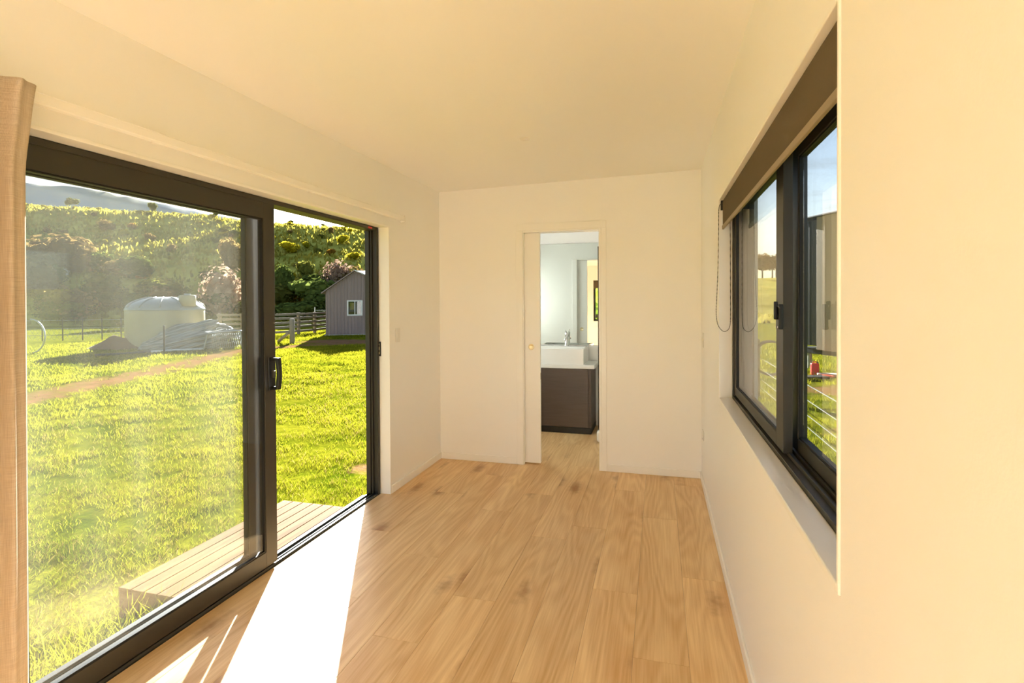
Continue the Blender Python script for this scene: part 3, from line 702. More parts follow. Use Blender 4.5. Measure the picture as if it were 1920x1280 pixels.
# hill: s along its foot, t up the slope
HB, HE, HN = Vector((-52, 33)), Vector((.97, .243)), Vector((-.243, .97))
def hill_h(s, t):
    hc = 16.9-.08*s
    if s > 30: q_ = min(1, (s-30)/45); hc *= 1-q_*q_*(3-2*q_)
    x = max(0, min(1.6, t/62))
    p = math.sin(min(x, 1)*math.pi/2)**1.15 if x > 0 else 0
    if x > 1: p = 1-.25*(x-1)**2
    h = hc*p
    k = min(1, max(0, t)/10)*(1 if s < 30 else max(0, 1-(s-30)/45))
    h += k*(1.5*nz(s, t, 7., .045)+.6*nz(s, t, 9., .13)+.22*nz(s, t, 2., .4))
    return h+GZ-.25+(.02*min(0, t))
def hill_pt(s, t):
    p = HB+HE*s+HN*t; return Vector((p.x, p.y, hill_h(s, t)))
ss_ = np.arange(-120, 80, 1.25); ts_ = np.concatenate([np.arange(-3, 75, 1.0), np.arange(75, 110, 5)])
vs = [tuple(hill_pt(s, t)) for t in ts_ for s in ss_]; n = len(ss_)
fs = [(j*n+i, j*n+i+1, (j+1)*n+i+1, (j+1)*n+i) for j in range(len(ts_)-1) for i in range(n-1)]
me = bpy.data.meshes.new('hill'); me.from_pydata(vs, [], fs); me.update()
struct(link('hill', me, 'hill_grass', smooth=True))
def pix_ray(u, v): return (_fw+_r2*((u-960)/FPX)-_u2*((v-CY)/FPX))
def on_hill(u, v):
    d = pix_ray(u, v).normalized(); r = 40.
    while r < 190:
        p = CAM+d*r; q = Vector((p.x, p.y))-HB; s, t = q.dot(HE), q.dot(HN)
        if t > -2 and p.z <= hill_h(s, t): return p, s, t
        r += .4
    return None
# far mountain, a range about half a kilometre away
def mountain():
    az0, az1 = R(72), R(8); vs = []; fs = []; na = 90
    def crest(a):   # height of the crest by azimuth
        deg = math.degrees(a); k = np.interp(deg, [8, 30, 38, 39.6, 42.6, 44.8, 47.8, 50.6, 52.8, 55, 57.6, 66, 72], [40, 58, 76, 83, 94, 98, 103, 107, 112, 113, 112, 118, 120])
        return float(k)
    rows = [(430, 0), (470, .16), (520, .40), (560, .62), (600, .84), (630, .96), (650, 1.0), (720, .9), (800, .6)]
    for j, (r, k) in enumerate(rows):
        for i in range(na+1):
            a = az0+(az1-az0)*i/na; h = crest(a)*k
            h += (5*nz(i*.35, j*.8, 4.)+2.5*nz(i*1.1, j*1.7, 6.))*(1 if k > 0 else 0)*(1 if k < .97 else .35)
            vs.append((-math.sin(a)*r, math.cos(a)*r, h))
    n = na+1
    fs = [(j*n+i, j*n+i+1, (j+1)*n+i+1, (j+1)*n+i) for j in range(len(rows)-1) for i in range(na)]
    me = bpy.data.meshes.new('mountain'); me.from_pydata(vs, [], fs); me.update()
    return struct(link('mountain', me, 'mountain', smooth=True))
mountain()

# ---- grass, nobody could count it
def blades(name, pts, hts, wid, lean, mat, label):
    n = len(pts); rng = np.random
    a = rng.uniform(0, 2*np.pi, n); b = rng.uniform(0, 2*np.pi, n)
    side = np.stack([np.cos(a), np.sin(a), np.zeros(n)], 1)*wid[:, None]
    ld = np.stack([np.cos(b), np.sin(b), np.zeros(n)], 1)*(hts*lean)[:, None]
    up = np.zeros((n, 3)); up[:, 2] = hts
    v = np.empty((n, 5, 3))
    v[:, 0] = pts-side; v[:, 1] = pts+side; v[:, 2] = pts+side*.75+up*.6+ld*.35; v[:, 3] = pts-side*.75+up*.6+ld*.35; v[:, 4] = pts+up*.93+ld
    idx = np.arange(n)[:, None]*5
    q = (idx+np.array([0, 1, 2, 3])); t = (idx+np.array([3, 2, 4]))
    loops = np.concatenate([q, t], 1).ravel()
    me = bpy.data.meshes.new(name); me.vertices.add(n*5); me.vertices.foreach_set('co', v.ravel())
    me.loops.add(len(loops)); me.loops.foreach_set('vertex_index', loops.astype(np.int32))
    me.polygons.add(n*2); st = np.empty((n, 2), np.int32); st[:, 0] = np.arange(n)*7; st[:, 1] = np.arange(n)*7+4
    me.polygons.foreach_set('loop_start', st.ravel()); me.polygons.foreach_set('loop_total', np.tile(np.array([4, 3], np.int32), n))
    me.update(calc_edges=True); me.validate()
    o = link(name, me, mat); tag(o, label, 'grass', kind='stuff'); return o
def scatter(n, xr, yr, near, reject, hmul=1.0):
    """blades, denser near the house and thinner where the ground is bare; clumped"""
    out = []; hs = []; ws = []
    xs = np.random.uniform(*xr, n*3); ys = np.random.uniform(*yr, n*3)
    d = np.hypot(xs-near[0], ys-near[1])
    keep = np.random.rand(n*3) < np.clip((3.2/np.maximum(d, 3.2))**1.25, .05, 1)
    xs, ys, d = xs[keep], ys[keep], d[keep]
    for x, y, dd in zip(xs, ys, d):
        if reject(x, y): continue
        if dirt(x, y)+.35*nz(x, y, 11., 3.) > .34: continue
        c = nz(x, y, 5., 1.6)+.6*nz(x, y, 8., 5.)
        if random.random() > .55+c: continue
        k = min(3.2, max(1, dd/4.5))
        out.append((x, y, ground_z(x, y)-.005)); hs.append((.028+.03*random.random()+.035*max(0, c))*hmul*k**.4); ws.append((.0018+.0016*random.random())*k)
        if len(out) >= n: break
    return np.array(out), np.array(hs), np.array(ws)
inhouse = lambda x, y: (x > -2.29 and x < .62 and y < 6.7) or (-3.07 < x < -2.27 and 2.33 < y < 3.8)
p, h, wd = scatter(260000, (-15, -2.27), (-1.0, 20), (-2.2, 1.5), inhouse)
blades('lawn_grass', p, h, wd, np.random.uniform(.3, 1.1, len(p)), 'grass_blade', 'short sunlit green grass covering the lawn outside the glass door')
n = 60000; xs = np.random.uniform(-27, -9, n); ys = np.random.uniform(5, 31, n); k = [i for i in range(n) if math.hypot(xs[i], ys[i]) > 12 and dirt(xs[i], ys[i])+.3*nz(xs[i], ys[i], 11., 2.) < .3 and (HN.dot(Vector((xs[i], ys[i]))-HB) < 2)]
pts = np.array([(xs[i], ys[i], ground_z(xs[i], ys[i])-.01) for i in k])
blades('far_lawn_grass', pts, np.random.uniform(.05, .11, len(pts)), np.random.uniform(.006, .016, len(pts)), np.random.uniform(.3, 1.1, len(pts)), 'grass_blade', 'sunlit green grass on the far part of the lawn around tank and shed')
p, h, wd = scatter(16000, (-9, -2.27), (0, 12), (-2.2, 1.5), inhouse)
blades('dry_grass', p, h*1.1, wd, np.random.uniform(.5, 1.4, len(p)), 'grass_straw', 'dry straw coloured blades scattered through the lawn')
# long tufts against the house foundation and the step
n = 1500; xs = np.random.normal(-2.62, .16, n); ys = np.random.uniform(1.2, 2.34, n); k = (xs < -2.3)
pts = np.stack([xs[k], ys[k], np.full(k.sum(), GZ-.02)], 1)
blades('long_grass', pts, np.random.uniform(.12, .30, len(pts)), np.random.uniform(.003, .005, len(pts)), np.random.uniform(.2, .6, len(pts)), 'grass_blade', 'long uncut grass tufts below the glass door beside the step')
p, h, wd = scatter(45000, (.65, 9), (4.5, 26), (1.0, 6.0), inhouse, 1.6)
blades('paddock_grass', p, h, wd*1.2, np.random.uniform(.3, 1.0, len(p)), 'grass_blade', 'rough green grass seen through the right window')
# tussock on the hill
n = 26000; S = np.random.uniform(-95, 75, n); T = np.random.uniform(1, 70, n)
pts = np.array([tuple(hill_pt(s, t)) for s, t in zip(S, T)])
blades('hill_tussock', pts, np.random.uniform(.3, .8, n), np.random.uniform(.10, .22, n), np.random.uniform(.2, .7, n), 'tussock', 'rough tussock grass covering the hillside')

# ---- shrubs
def bush_mesh(name, kind, seed, nleaf=420, lumps=7, core=True, spiky=0.):
    rnd = random.Random(seed); vs = []; fs = []
    cs = []
    for i in range(lumps):
        a = rnd.uniform(0, 2*math.pi); q = rnd.uniform(0, .33); zz = rnd.uniform(.22, .68); cs.append((q*math.cos(a), q*math.sin(a), zz, rnd.uniform(.18, .32)))
    cs.append((0, 0, .5, .36))
    if core:
        for cx_, cy_, cz_, r in cs:
            bm = bmesh.new(); bmesh.ops.create_icosphere(bm, subdivisions=1, radius=r*.8); k = len(vs)
            for v in bm.verts:
                f = 1+.25*rnd.uniform(-1, 1); vs.append((cx_+v.co.x*f, cy_+v.co.y*f, max(0, cz_+v.co.z*f)))
            bm.verts.index_update()
            for f in bm.faces: fs.append(tuple(k+v.index for v in f.verts))
            bm.free()
    for i in range(nleaf):
        cx_, cy_, cz_, r = rnd.choice(cs)
        d = Vector((rnd.gauss(0, 1), rnd.gauss(0, 1), rnd.gauss(.25, 1))).normalized(); p = Vector((cx_, cy_, cz_))+d*r*rnd.uniform(.8, 1.12+spiky)
        if p.z < .02: p.z = rnd.uniform(.02, .2)
        t = Vector((rnd.gauss(0, 1), rnd.gauss(0, 1), rnd.gauss(0, 1))).normalized(); b = (d+t*.8).normalized().cross(t).normalized(); t2 = b.cross(d).normalized()
        s = rnd.uniform(.035, .075); k = len(vs)
        vs += [tuple(p-b*s), tuple(p+t2*s*.9), tuple(p+b*s), tuple(p-t2*s*.9+d*s*.5)]; fs.append((k, k+1, k+2, k+3))
    me = bpy.data.meshes.new(name); me.from_pydata([tuple(v) for v in vs], [], fs); me.update(); me.materials.append(MATS[kind])
    return me
VAR = {}
def bush_data(kind, i, **k):
    if (kind, i) not in VAR: VAR[(kind, i)] = bush_mesh('shrub_'+kind, kind, hash((len(VAR), i)) % 999+i*31, **k)
    return VAR[(kind, i)]
def put_bush(name, u, v, wpx, hpx, kind, label, cat='shrub', group=None, var=0, pos=None, **k):
    if pos is None:
        r = on_hill(u, v)
        if r is None:
            d = pix_ray(u, v); p = CAM+d*((GZ-CAM.z)/d.z) if d.z < 0 else CAM+d*100
        else: p = r[0]
    else: p = pos
    dep = (p-CAM).dot(_fw)
    o = bpy.data.objects.new(name, bush_data(kind, var, **k)); COL.objects.link(o)
    wm, hm = wpx/FPX*dep, hpx/FPX*dep
    o.scale = (wm/.95, wm/.95, hm/.92); o.rotation_euler = (0, 0, random.uniform(0, 6.28)); o.location = p-Vector((0, 0, .06*hm))
    tag(o, label, cat, group); return o
big = [
 ('broadleaf_shrub', 112, 512, 118, 84, 'leaf_brown', 'large rounded brown-green shrub low on the hill left of the tank'),
 ('broadleaf_shrub', 66, 560, 74, 72, 'leaf_brown', 'brown shrub at the hill foot next to the curtain edge'),
 ('broadleaf_shrub', 148, 568, 44, 20, 'leaf_orange', 'low tan tipped shrub at the hill foot left of the tank'),
 ('bare_tree', 424, 592, 80, 84, 'leaf_pink', 'pinkish bare-branched tree at the hill foot behind the door stile'),
 ('broadleaf_shrub', 436, 506, 46, 62, 'leaf_brown', 'dark brown upright shrub above the pinkish bare tree'),
 ('bare_tree', 634, 548, 50, 60, 'leaf_pink', 'pinkish bare-branched tree directly behind the shed'),
 ('broadleaf_shrub', 576, 524, 40, 38, 'leaf_olive', 'round olive shrub on the slope left of the shed roof'),
 ('gorse_shrub', 544, 474, 40, 22, 'leaf_yellow', 'wide yellow-green shrub on the open slope right of the door stile'),
 ('gorse_shrub', 574, 466, 18, 14, 'leaf_yellow', 'small yellow-green shrub touching the wide one on the open slope'),
 ('gorse_shrub', 642, 458, 26, 20, 'leaf_yellow', 'yellow shrub near the hilltop above the shed'),
 ('gorse_shrub', 662, 488, 28, 16, 'leaf_yellow', 'low yellow shrub on the slope just above the shed ridge'),
 ('gorse_shrub', 620, 480, 20, 15, 'leaf_orange', 'small golden shrub left of the low yellow one above the shed'),
 ('gorse_shrub', 566, 566, 40, 30, 'leaf_orange', 'orange-gold shrub left of the shed wall'),
 ('gorse_shrub', 546, 526, 20, 16, 'leaf_yellow', 'small yellow shrub beside the round olive shrub'),
 ('broadleaf_shrub', 570, 598, 90, 36, 'leaf_dark', 'dark green spreading shrub behind the timber rail fence'),
 ('broadleaf_shrub', 530, 548, 44, 60, 'leaf_dark', 'tall dark green shrub beside the sliding door stile'),
 ('broadleaf_shrub', 600, 560, 34, 44, 'leaf_dark', 'dark green shrub between the orange-gold shrub and the shed'),
 ('hilltop_tree', 133, 386, 22, 17, 'leaf_olive', 'lone olive tree on the skyline above the large brown shrub'),
 ('hilltop_tree', 288, 398, 18, 20, 'leaf_olive', 'pale feathery tree on the skyline above the tank'),
 ('hilltop_tree', 405, 405, 12, 12, 'leaf_dark', 'small dark tree on the skyline under the door head'),
 ('hilltop_tree', 545, 420, 16, 8, 'leaf_dark', 'low dark shrub on the skyline right of the door stile'),
 ('hilltop_tree', 606, 426, 8, 7, 'leaf_dark', 'tiny dark shrub on the skyline in the open doorway'),
 ('hilltop_tree', 620, 438, 14, 14, 'leaf_brown', 'brown round shrub just under the skyline in the open doorway'),
 ('gorse_shrub', 202, 434, 30, 22, 'leaf_brown', 'tan spiky shrub high on the slope left of the tank'),
 ('gorse_shrub', 249, 430, 16, 14, 'leaf_orange', 'golden shrub high on the slope next to the tan spiky one'),
 ('gorse_shrub', 178, 484, 22, 7, 'leaf_yellow', 'flat yellow-green shrub right of the large brown shrub'),
 ('gorse_shrub', 322, 470, 14, 12, 'leaf_yellow', 'small bright yellow shrub mid-slope above the tank dome'),
 ('gorse_shrub', 318, 488, 12, 9, 'leaf_yellow', 'small yellow shrub just below the bright one above the tank dome'),
 ('gorse_shrub', 262, 524, 22, 9, 'leaf_orange', 'small orange shrub just above the tank dome'),
 ('broadleaf_shrub', 200, 575, 80, 50, 'leaf_dark', 'dark green shrub mass at the hill foot left of the tank'),
 ('broadleaf_shrub', 300, 560, 90, 46, 'leaf_olive', 'olive shrub mass right behind the tank dome'),
 ('broadleaf_shrub', 250, 520, 70, 40, 'leaf_dark', 'dark green shrub on the shaded slope above the tank'),
 ('broadleaf_shrub', 120, 600, 90, 40, 'leaf_dark', 'dark low shrub at the hill foot behind the wire fence'),
]
for i, (nm, u, v, a, b, kd, lb) in enumerate(big):
    nl = 1100 if a > 40 else 420
    sk = .45 if nm == 'bare_tree' else (.2 if 'spiky' in lb else 0.)
    put_bush(nm, u, v, a, b, kd, lb, 'tree' if 'tree' in nm else 'shrub', None, i % 3+(10 if a > 40 else 0)+(20 if nm == 'bare_tree' else 0), nleaf=nl, spiky=sk, core=nm != 'bare_tree', lumps=11 if a > 40 else 7)
# crowds of alike shrubs
def crowd(n, sr, tr, kinds, wr, hr, name, label, group, dens=None):
    c = 0; tries = 0
    while c < n and tries < 4000:
        tries += 1; s = random.uniform(*sr); t = random.uniform(*tr)
        if dens and random.random() > dens(s, t): continue
        p = hill_pt(s, t); d = p-CAM; dep = d.dot(_fw)
        u = 960+FPX*d.dot(_r2)/dep; v = CY-FPX*d.dot(_u2)/dep
        if not (45 < u < 715): continue
        wm = random.uniform(*wr); hm = wm*random.uniform(*hr)
        kd = random.choice(kinds)
        where = next(b for a, b in ((130, 'at the curtain side'), (235, 'left of the tank'), (395, 'above the tank'), (520, 'behind the door stile'), (610, 'in the open doorway'), (9999, 'above the shed')) if u < a)
        tone = {'leaf_yellow': 'yellow-green', 'leaf_olive': 'olive', 'leaf_brown': 'brown', 'leaf_dark': 'dark green'}[kd]
        put_bush(name, 0, 0, wm*FPX/dep, hm*FPX/dep, kd, f'{tone} {label} {where}', 'shrub', f'{tone} {group} {where}', random.randrange(3), pos=p); c += 1
crowd(70, (-75, 40), (48, 62), ['leaf_yellow', 'leaf_yellow', 'leaf_olive'], (.7, 1.6), (.4, .65), 'gorse_shrub', 'small shrub dotting the hill crest', 'shrubs on the hill crest')
crowd(36, (-60, 40), (20, 48), ['leaf_olive', 'leaf_yellow', 'leaf_brown', 'leaf_olive'], (.8, 1.8), (.45, .8), 'hill_shrub', 'small shrub on the middle slope', 'shrubs on the middle slope')
crowd(40, (-30, 32), (1, 15), ['leaf_dark', 'leaf_dark', 'leaf_olive', 'leaf_brown'], (1.8, 4.2), (.5, .8), 'foot_shrub', 'shrub crowding the shaded hill foot', 'shrubs at the hill foot')

def gpt(u, v, z=GZ):
    d = pix_ray(u, v); return CAM+d*((z-CAM.z)/d.z)
# ---- pale hive boxes on the slope
for u, v, lb in ((120, 515, 'pale grey box standing on the slope below the large brown shrub'), (139, 506, 'paler tilted box right behind the first on the slope')):
    r = on_hill(u, v)[0]; hv = empty('hive_box', r, R(random.uniform(20, 50))); tag(hv, lb, 'box')
    MB().box(-.6, .6, -.5, .5, -.3, .55).build('box_body', 'hive_paint', hv, bevel=.02); MB().box(-.68, .68, -.58, .58, .55, .68).build('box_lid', 'galv', hv, bevel=.02)

# ---- water tank
tkc = gpt(312, 652); dirt_ = Vector((tkc.x, tkc.y, 0)).normalized(); tkc = tkc+dirt_*1.5; tkc.z = GZ
tk = empty('water_tank', tkc, R(40)); tag(tk, 'large round beige plastic water tank with domed roof', 'water tank')
TR_, TH_ = 1.52, 1.62
prof = [(TR_, -.05)]
for i in range(7): prof += [(TR_+.004*(i % 2), .03+TH_*i/7)]
prof += [(TR_, TH_-.04), (TR_-.02, TH_)]
MB().lathe(prof, n=56).build('tank_wall', 'tank_plastic', tk, smooth=True)
dome = [(TR_+.02, TH_-.03), (TR_+.02, TH_+.02)]+[(TR_*math.cos(a)*.995, TH_+.02+.56*math.sin(a)) for a in [R(x) for x in range(8, 90, 9)]]+[(.05, TH_+.58)]
dm = MB().lathe(dome, n=56).build('tank_roof', 'tank_roof', tk, smooth=True)
for i in range(12):
    a = 2*math.pi*i/12; MB().tube([(TR_*math.cos(q)*math.cos(a), TR_*math.cos(q)*math.sin(a), TH_+.03+.56*math.sin(q)) for q in [R(x) for x in range(8, 80, 12)]], .035, 6).build('roof_rib', 'tank_roof', dm, smooth=True)
hx = Vector((_r.x, _r.y, 0)); hc = Matrix.Rotation(-R(40), 3, 'Z') @ (hx*.95-dirt_*.55)
ht = MB().lathe([(.33, TH_+.15), (.33, TH_+.60), (.30, TH_+.63), (.1, TH_+.65)], (hc.x, hc.y, 0), 24).build('access_hatch', 'tank_plastic', tk, smooth=True)
MB().box(hc.x-.12, hc.x+.12, hc.y-.05, hc.y+.05, TH_+.64, TH_+.70).build('hatch_handle', 'tank_roof', tk, bevel=.01)

# ---- rock outcrop in front of the tank
def rock(name, c, size, rot, label, seed):
    bm = bmesh.new(); bmesh.ops.create_icosphere(bm, subdivisions=4, radius=1)
    for v in bm.verts:
        p = v.co.copy(); f = 1+.28*mnoise.noise(p*1.3+Vector((seed, 0, 0)))+.12*mnoise.noise(p*3.5+Vector((0, seed, 0)))
        f += .05*math.sin(p.z*14+3*mnoise.noise(p*2)); v.co = p*f
    me = bpy.data.meshes.new(name); bm.to_mesh(me); bm.free()
    o = link(name, me, 'schist', smooth=False); o.location = c; o.scale = size; o.rotation_euler = rot
    return tag(o, label, 'rock')
def up(p, z): return Vector((p.x, p.y, GZ+z))
rock('boulder', up(gpt(335, 652), .38), (1.55, .7, .52), (0, R(-20), R(38)), 'long tilted grey rock slab leaning in front of the water tank', 1.)
rock('boulder', up(gpt(352, 655), .22), (1.7, .6, .38), (0, R(-14), R(36)), 'low grey rock slab lying along the front of the outcrop', 4.)
rock('boulder', up(gpt(405, 648), .48), (1.0, .6, .5), (0, R(16), R(36)), 'pointed grey rock at the right end of the outcrop', 8.)
rock('boulder', up(gpt(290, 657), .12), (.6, .4, .25), (0, R(-8), R(30)), 'small grey rock at the left end of the outcrop', 12.)
def mound(name, c, rx, ry, h, mat, label):
    vs = []; fs = []; n = 20; k = 8
    for i in range(k+1):
        r = i/k
        for j in range(n):
            a = 2*math.pi*j/n; z = h*(math.cos(r*math.pi)*.5+.5)*(1+.35*nz(r*3*math.cos(a), r*3*math.sin(a), 2.)); vs.append((rx*r*math.cos(a), ry*r*math.sin(a), z-.05*r))
    fs = [(i*n+j, i*n+(j+1) % n, (i+1)*n+(j+1) % n, (i+1)*n+j) for i in range(k) for j in range(n)]
    mb = MB(); mb.v = vs; mb.f = fs; o = mb.build(name, mat, smooth=True); o.location = c; return tag(o, label, 'dirt')
mound('soil_mound', up(gpt(222, 652), 0), 1.7, 1.0, .5, 'soil', 'brown soil heap against the left side of the water tank')
# ---- steel post, pipes on the ground, hoop
pp = gpt(308, 662)
sp_ = MB().tube([(0, 0, -.2), (0, 0, 1.02), (0, 0, 1.06)], [.03, .03, .034], 8).build('steel_post', 'post_steel', smooth=True); sp_.location = pp; tag(sp_, 'thin dark steel post standing in front of the rock outcrop', 'post')
a, b, c = gpt(178, 669), gpt(282, 661.5), gpt(384, 656)
for nm, q, mt, lb in (('ground_pipe', (a, b), 'pipe_black', 'black pipe lying in the grass left of the steel post'), ('ground_pipe', (b, c), 'pipe_white', 'white pipe lying in the grass by the foot of the steel post')):
    pts = [q[0].lerp(q[1], i/8)+Vector((0, 0, .035+.015*math.sin(i*2))) for i in range(9)]
    for i, x in enumerate(pts): x.z = ground_z(x.x, x.y)+.05
    tag(MB().tube(pts, .045, 8).build(nm, mt, smooth=True), lb, 'pipe')
hb = gpt(58, 662); hp_ = [hb+Vector((_r.x, _r.y, 0))*(.55*math.sin(t_))+Vector((0, 0, .65-.65*math.cos(t_)*1.0)) for t_ in [i*math.pi/12 for i in range(13)]]
tag(MB().tube(hp_, .03, 8).build('metal_hoop', 'galv', smooth=True), 'bent metal hoop in the grass beside the curtain edge', 'hoop')

# ---- wire and netting fence behind the tank
wf_ = empty('netting_fence', up(gpt(150, 642), 0)); tag(wf_, 'low wire netting fence along the foot of the hill left of the tank', 'fence')
A = up(gpt(40, 640), 0); B = up(gpt(262, 634), 0); Lf = (B-A).length; dF = (B-A).normalized()
for i in range(7):
    p = A.lerp(B, i/6); part(MB().tube([p+Vector((0, 0, -.2)), p+Vector((0, 0, 1.15))], .03, 6), 'fence_post', 'post_steel', wf_)
for hgt in (.28, .62, 1.05): part(MB().tube([A+Vector((0, 0, hgt)), B+Vector((0, 0, hgt))], .010, 4), 'fence_wire', 'galv', wf_)
net = MB(); n = int(Lf/.22)
for i in range(n):
    for sg in (1, -1):
        q0 = A+dF*(i*.22); q1 = q0+dF*(.34*sg)
        net.tube([q0+Vector((0, 0, .02)), q1+Vector((0, 0, .62))], .006, 3, caps=False)
tag(part(net, 'wire_netting', 'galv', wf_), kind='stuff')

# ---- aluminium mesh gate leaning by the rocks
g0, g1 = up(gpt(392, 657), 0), up(gpt(451, 653), 0)
mg = empty('mesh_gate', g0); tag(mg, 'small tubular metal gate with wire mesh standing right of the rocks', 'gate')
T = Vector((0, 0, .68)); lean_ = Vector((.18, .1, 0))
part(MB().tube(spline([g0-lean_, g0-lean_*.2+T*.9, g0+T+(g1-g0)*.04, g1+T*1.08-(g1-g0)*.04, g1+T*.95, g1+lean_*.3], 5), .03, 8), 'gate_tube', 'galv', mg, smooth=True)
msh = MB(); n = 16
for i in range(n):
    q = g0.lerp(g1, (i+.5)/n); msh.tube([q+Vector((0, 0, .05)), q+(g1-g0)*.1+T*.98], .006, 3, caps=False); msh.tube([q+(g1-g0)*.1+Vector((0, 0, .05)), q+T*.98], .006, 3, caps=False)
tag(part(msh, 'gate_mesh', 'galv', mg), kind='stuff')
put_bush('weed_clump', 0, 0, 24, 22, 'leaf_olive', 'grey-green weed clump growing at the mesh gate', 'weed', None, 1, pos=gpt(438, 652))

# ---- timber rail yards
ry = empty('rail_fence', up(gpt(520, 628), 0)); tag(ry, 'weathered timber post and rail fence running up to the shed', 'fence')
pts_ = [gpt(412, 633), gpt(455, 632), gpt(503, 631), gpt(560, 627), gpt(590, 624), gpt(616, 621)]
for p in pts_:
    p.z = GZ; part(MB().tube([p+Vector((0, 0, -.2)), p+Vector((0, 0, 1.32))], .10, 8), 'fence_post', 'timber_weathered', ry)
for p, q in zip(pts_[:-1], pts_[1:]):
    d = (q-p).normalized(); nn = Vector((d.y, -d.x, 0))*.10
    if nn.dot(CAM-p) < 0: nn = -nn
    for hgt in (.22, .48, .74, 1.0, 1.24):
        jit = random.uniform(-.02, .02); e = d*.12
        a_, b_ = p+nn-e, q+nn+e; t_ = nn.normalized()*.022
        mb = MB(); vs = []
        for P_, s_ in ((a_, 1), (b_, 1)):
            for dz in (-.065, .065):
                for tt in (-1, 1): vs.append(P_+t_*tt+Vector((0, 0, hgt+dz+jit)))
        mb.add(vs, [(0,1,3,2),(4,6,7,5),(0,4,5,1),(2,3,7,6),(0,2,6,4),(1,5,7,3)]); part(mb, 'fence_rail', 'timber_weathered', ry)
# strainer post with stay
sb = gpt(548, 643); sb.z = GZ
stp = empty('strainer_post', sb); tag(stp, 'stout timber strainer post with a diagonal stay in front of the rail fence', 'post')
MB().tube([(0, 0, -.2), (0, 0, 1.12), (0, 0, 1.15)], [.12, .12, .09], 10).build('post', 'timber_weathered', stp, smooth=True)
sv = (gpt(522, 642)-sb); sv.z = 0; MB().tube([Vector((0, 0, .62)), sv*1.0+Vector((0, 0, .05))], .075, 8).build('stay', 'timber_weathered', stp, smooth=True)
mgp = gpt(600, 619); mgp.z = GZ
mt_ = empty('pipe_gate', mgp); tag(mt_, 'grey pipe gate showing above the rail fence beside the shed', 'gate')
dr = Vector((_r.x, _r.y, 0))
for hgt in (.3, .6, .9, 1.15, 1.38): MB().tube([dr*-.35+Vector((0, 0, hgt)), dr*1.3+Vector((0, 0, hgt))], .025, 6).build('gate_bar', 'galv', mt_)
for k in (-.35, 1.3): MB().tube([dr*k+Vector((0, 0, 0)), dr*k+Vector((0, 0, 1.6))], .04, 6).build('gate_upright', 'galv', mt_)

# ---- shed
sL = gpt(611, 629); sL.z = GZ
fwd = Vector((sL.x, sL.y, 0)).normalized(); rt = Vector((fwd.y, -fwd.x, 0))
ang = math.atan2(rt.y, rt.x)-R(6)
sh_ = empty('farm_shed', sL, ang); tag(sh_, 'dark brown corrugated steel shed with a gable roof and small window', 'shed')
# local: x to the right along the gable wall, y away
dep = (sL-CAM).dot(_fw); m_ = dep/FPX
EV = (629-546)*m_; AP = (629-508)*m_; XA = 50*m_*1.06; XE = 150*m_; EV2 = AP-(XE-XA)*.42; LEN = 6.
wx0, wx1, wz0, wz1 = 37*m_*1.04, 64*m_*1.04, (629-592)*m_, (629-563)*m_
gw = MB()
gw.add([(0,0,0),(wx0,0,0),(wx1,0,0),(XE,0,0),(XE,0,EV2),(XA,0,AP),(0,0,EV),(wx0,0,wz0),(wx1,0,wz0),(wx1,0,wz1),(wx0,0,wz1),(0,.12,0),(wx0,.12,0),(wx1,.12,0),(XE,.12,0),(XE,.12,EV2),(XA,.12,AP),(0,.12,EV),(wx0,.12,wz0),(wx1,.12,wz0),(wx1,.12,wz1),(wx0,.12,wz1)],
       [(0,1,7,10,6),(1,2,8,7),(2,3,4,9,8),(6,10,9,4,5),(11,17,21,18,12),(12,18,19,13),(13,19,20,15,14),(17,16,15,20,21),
        (0,6,17,11),(6,5,16,17),(5,4,15,16),(4,3,14,15),(7,8,19,18),(8,9,20,19),(9,10,21,20),(10,7,18,21)])
gw.build('gable_wall', 'shed_steel', sh_)
def top(x): return EV+(AP-EV)*x/XA if x < XA else AP+(EV2-AP)*(x-XA)/(XE-XA)
nr = int(XE/.19)
for i in range(nr):
    x = .06+i*.19
    segs = [(0.02, top(x)-.05)] if not (wx0-.05 < x < wx1+.05) else [(.02, wz0-.06), (wz1+.06, top(x)-.05)]
    for z0, z1 in segs: MB().prism([(x-.045, -.0), (x+.045, -.0), (x+.02, -.028), (x-.02, -.028)], 2, z0, z1).build('cladding_rib', 'shed_steel', sh_)
MB().box(0, .12, .12, LEN, 0, EV).build('side_wall', 'shed_steel', sh_)
MB().box(XE-.12, XE, .12, LEN, 0, EV2).build('side_wall', 'shed_steel', sh_)
MB().box(.12, XE-.12, LEN-.12, LEN, 0, min(EV, EV2)).build('rear_wall', 'shed_steel', sh_)
def roofpl(x0, z0, x1, z1, th=.07, y0=-.28):
    return MB().add([(x0,y0,z0),(x1,y0,z1),(x1,LEN+.2,z1),(x0,LEN+.2,z0),(x0,y0,z0+th),(x1,y0,z1+th),(x1,LEN+.2,z1+th),(x0,LEN+.2,z0+th)],[(0,3,2,1),(4,5,6,7),(0,1,5,4),(1,2,6,5),(2,3,7,6),(3,0,4,7)])
ov = .22
roofpl(-ov, EV-ov*(AP-EV)/XA+.01, XA, AP+.01).build('roof_slope', 'shed_steel', sh_)
roofpl(XA, AP+.01, XE+ov, EV2-ov*.42+.01).build('roof_slope', 'roof_steel', sh_)
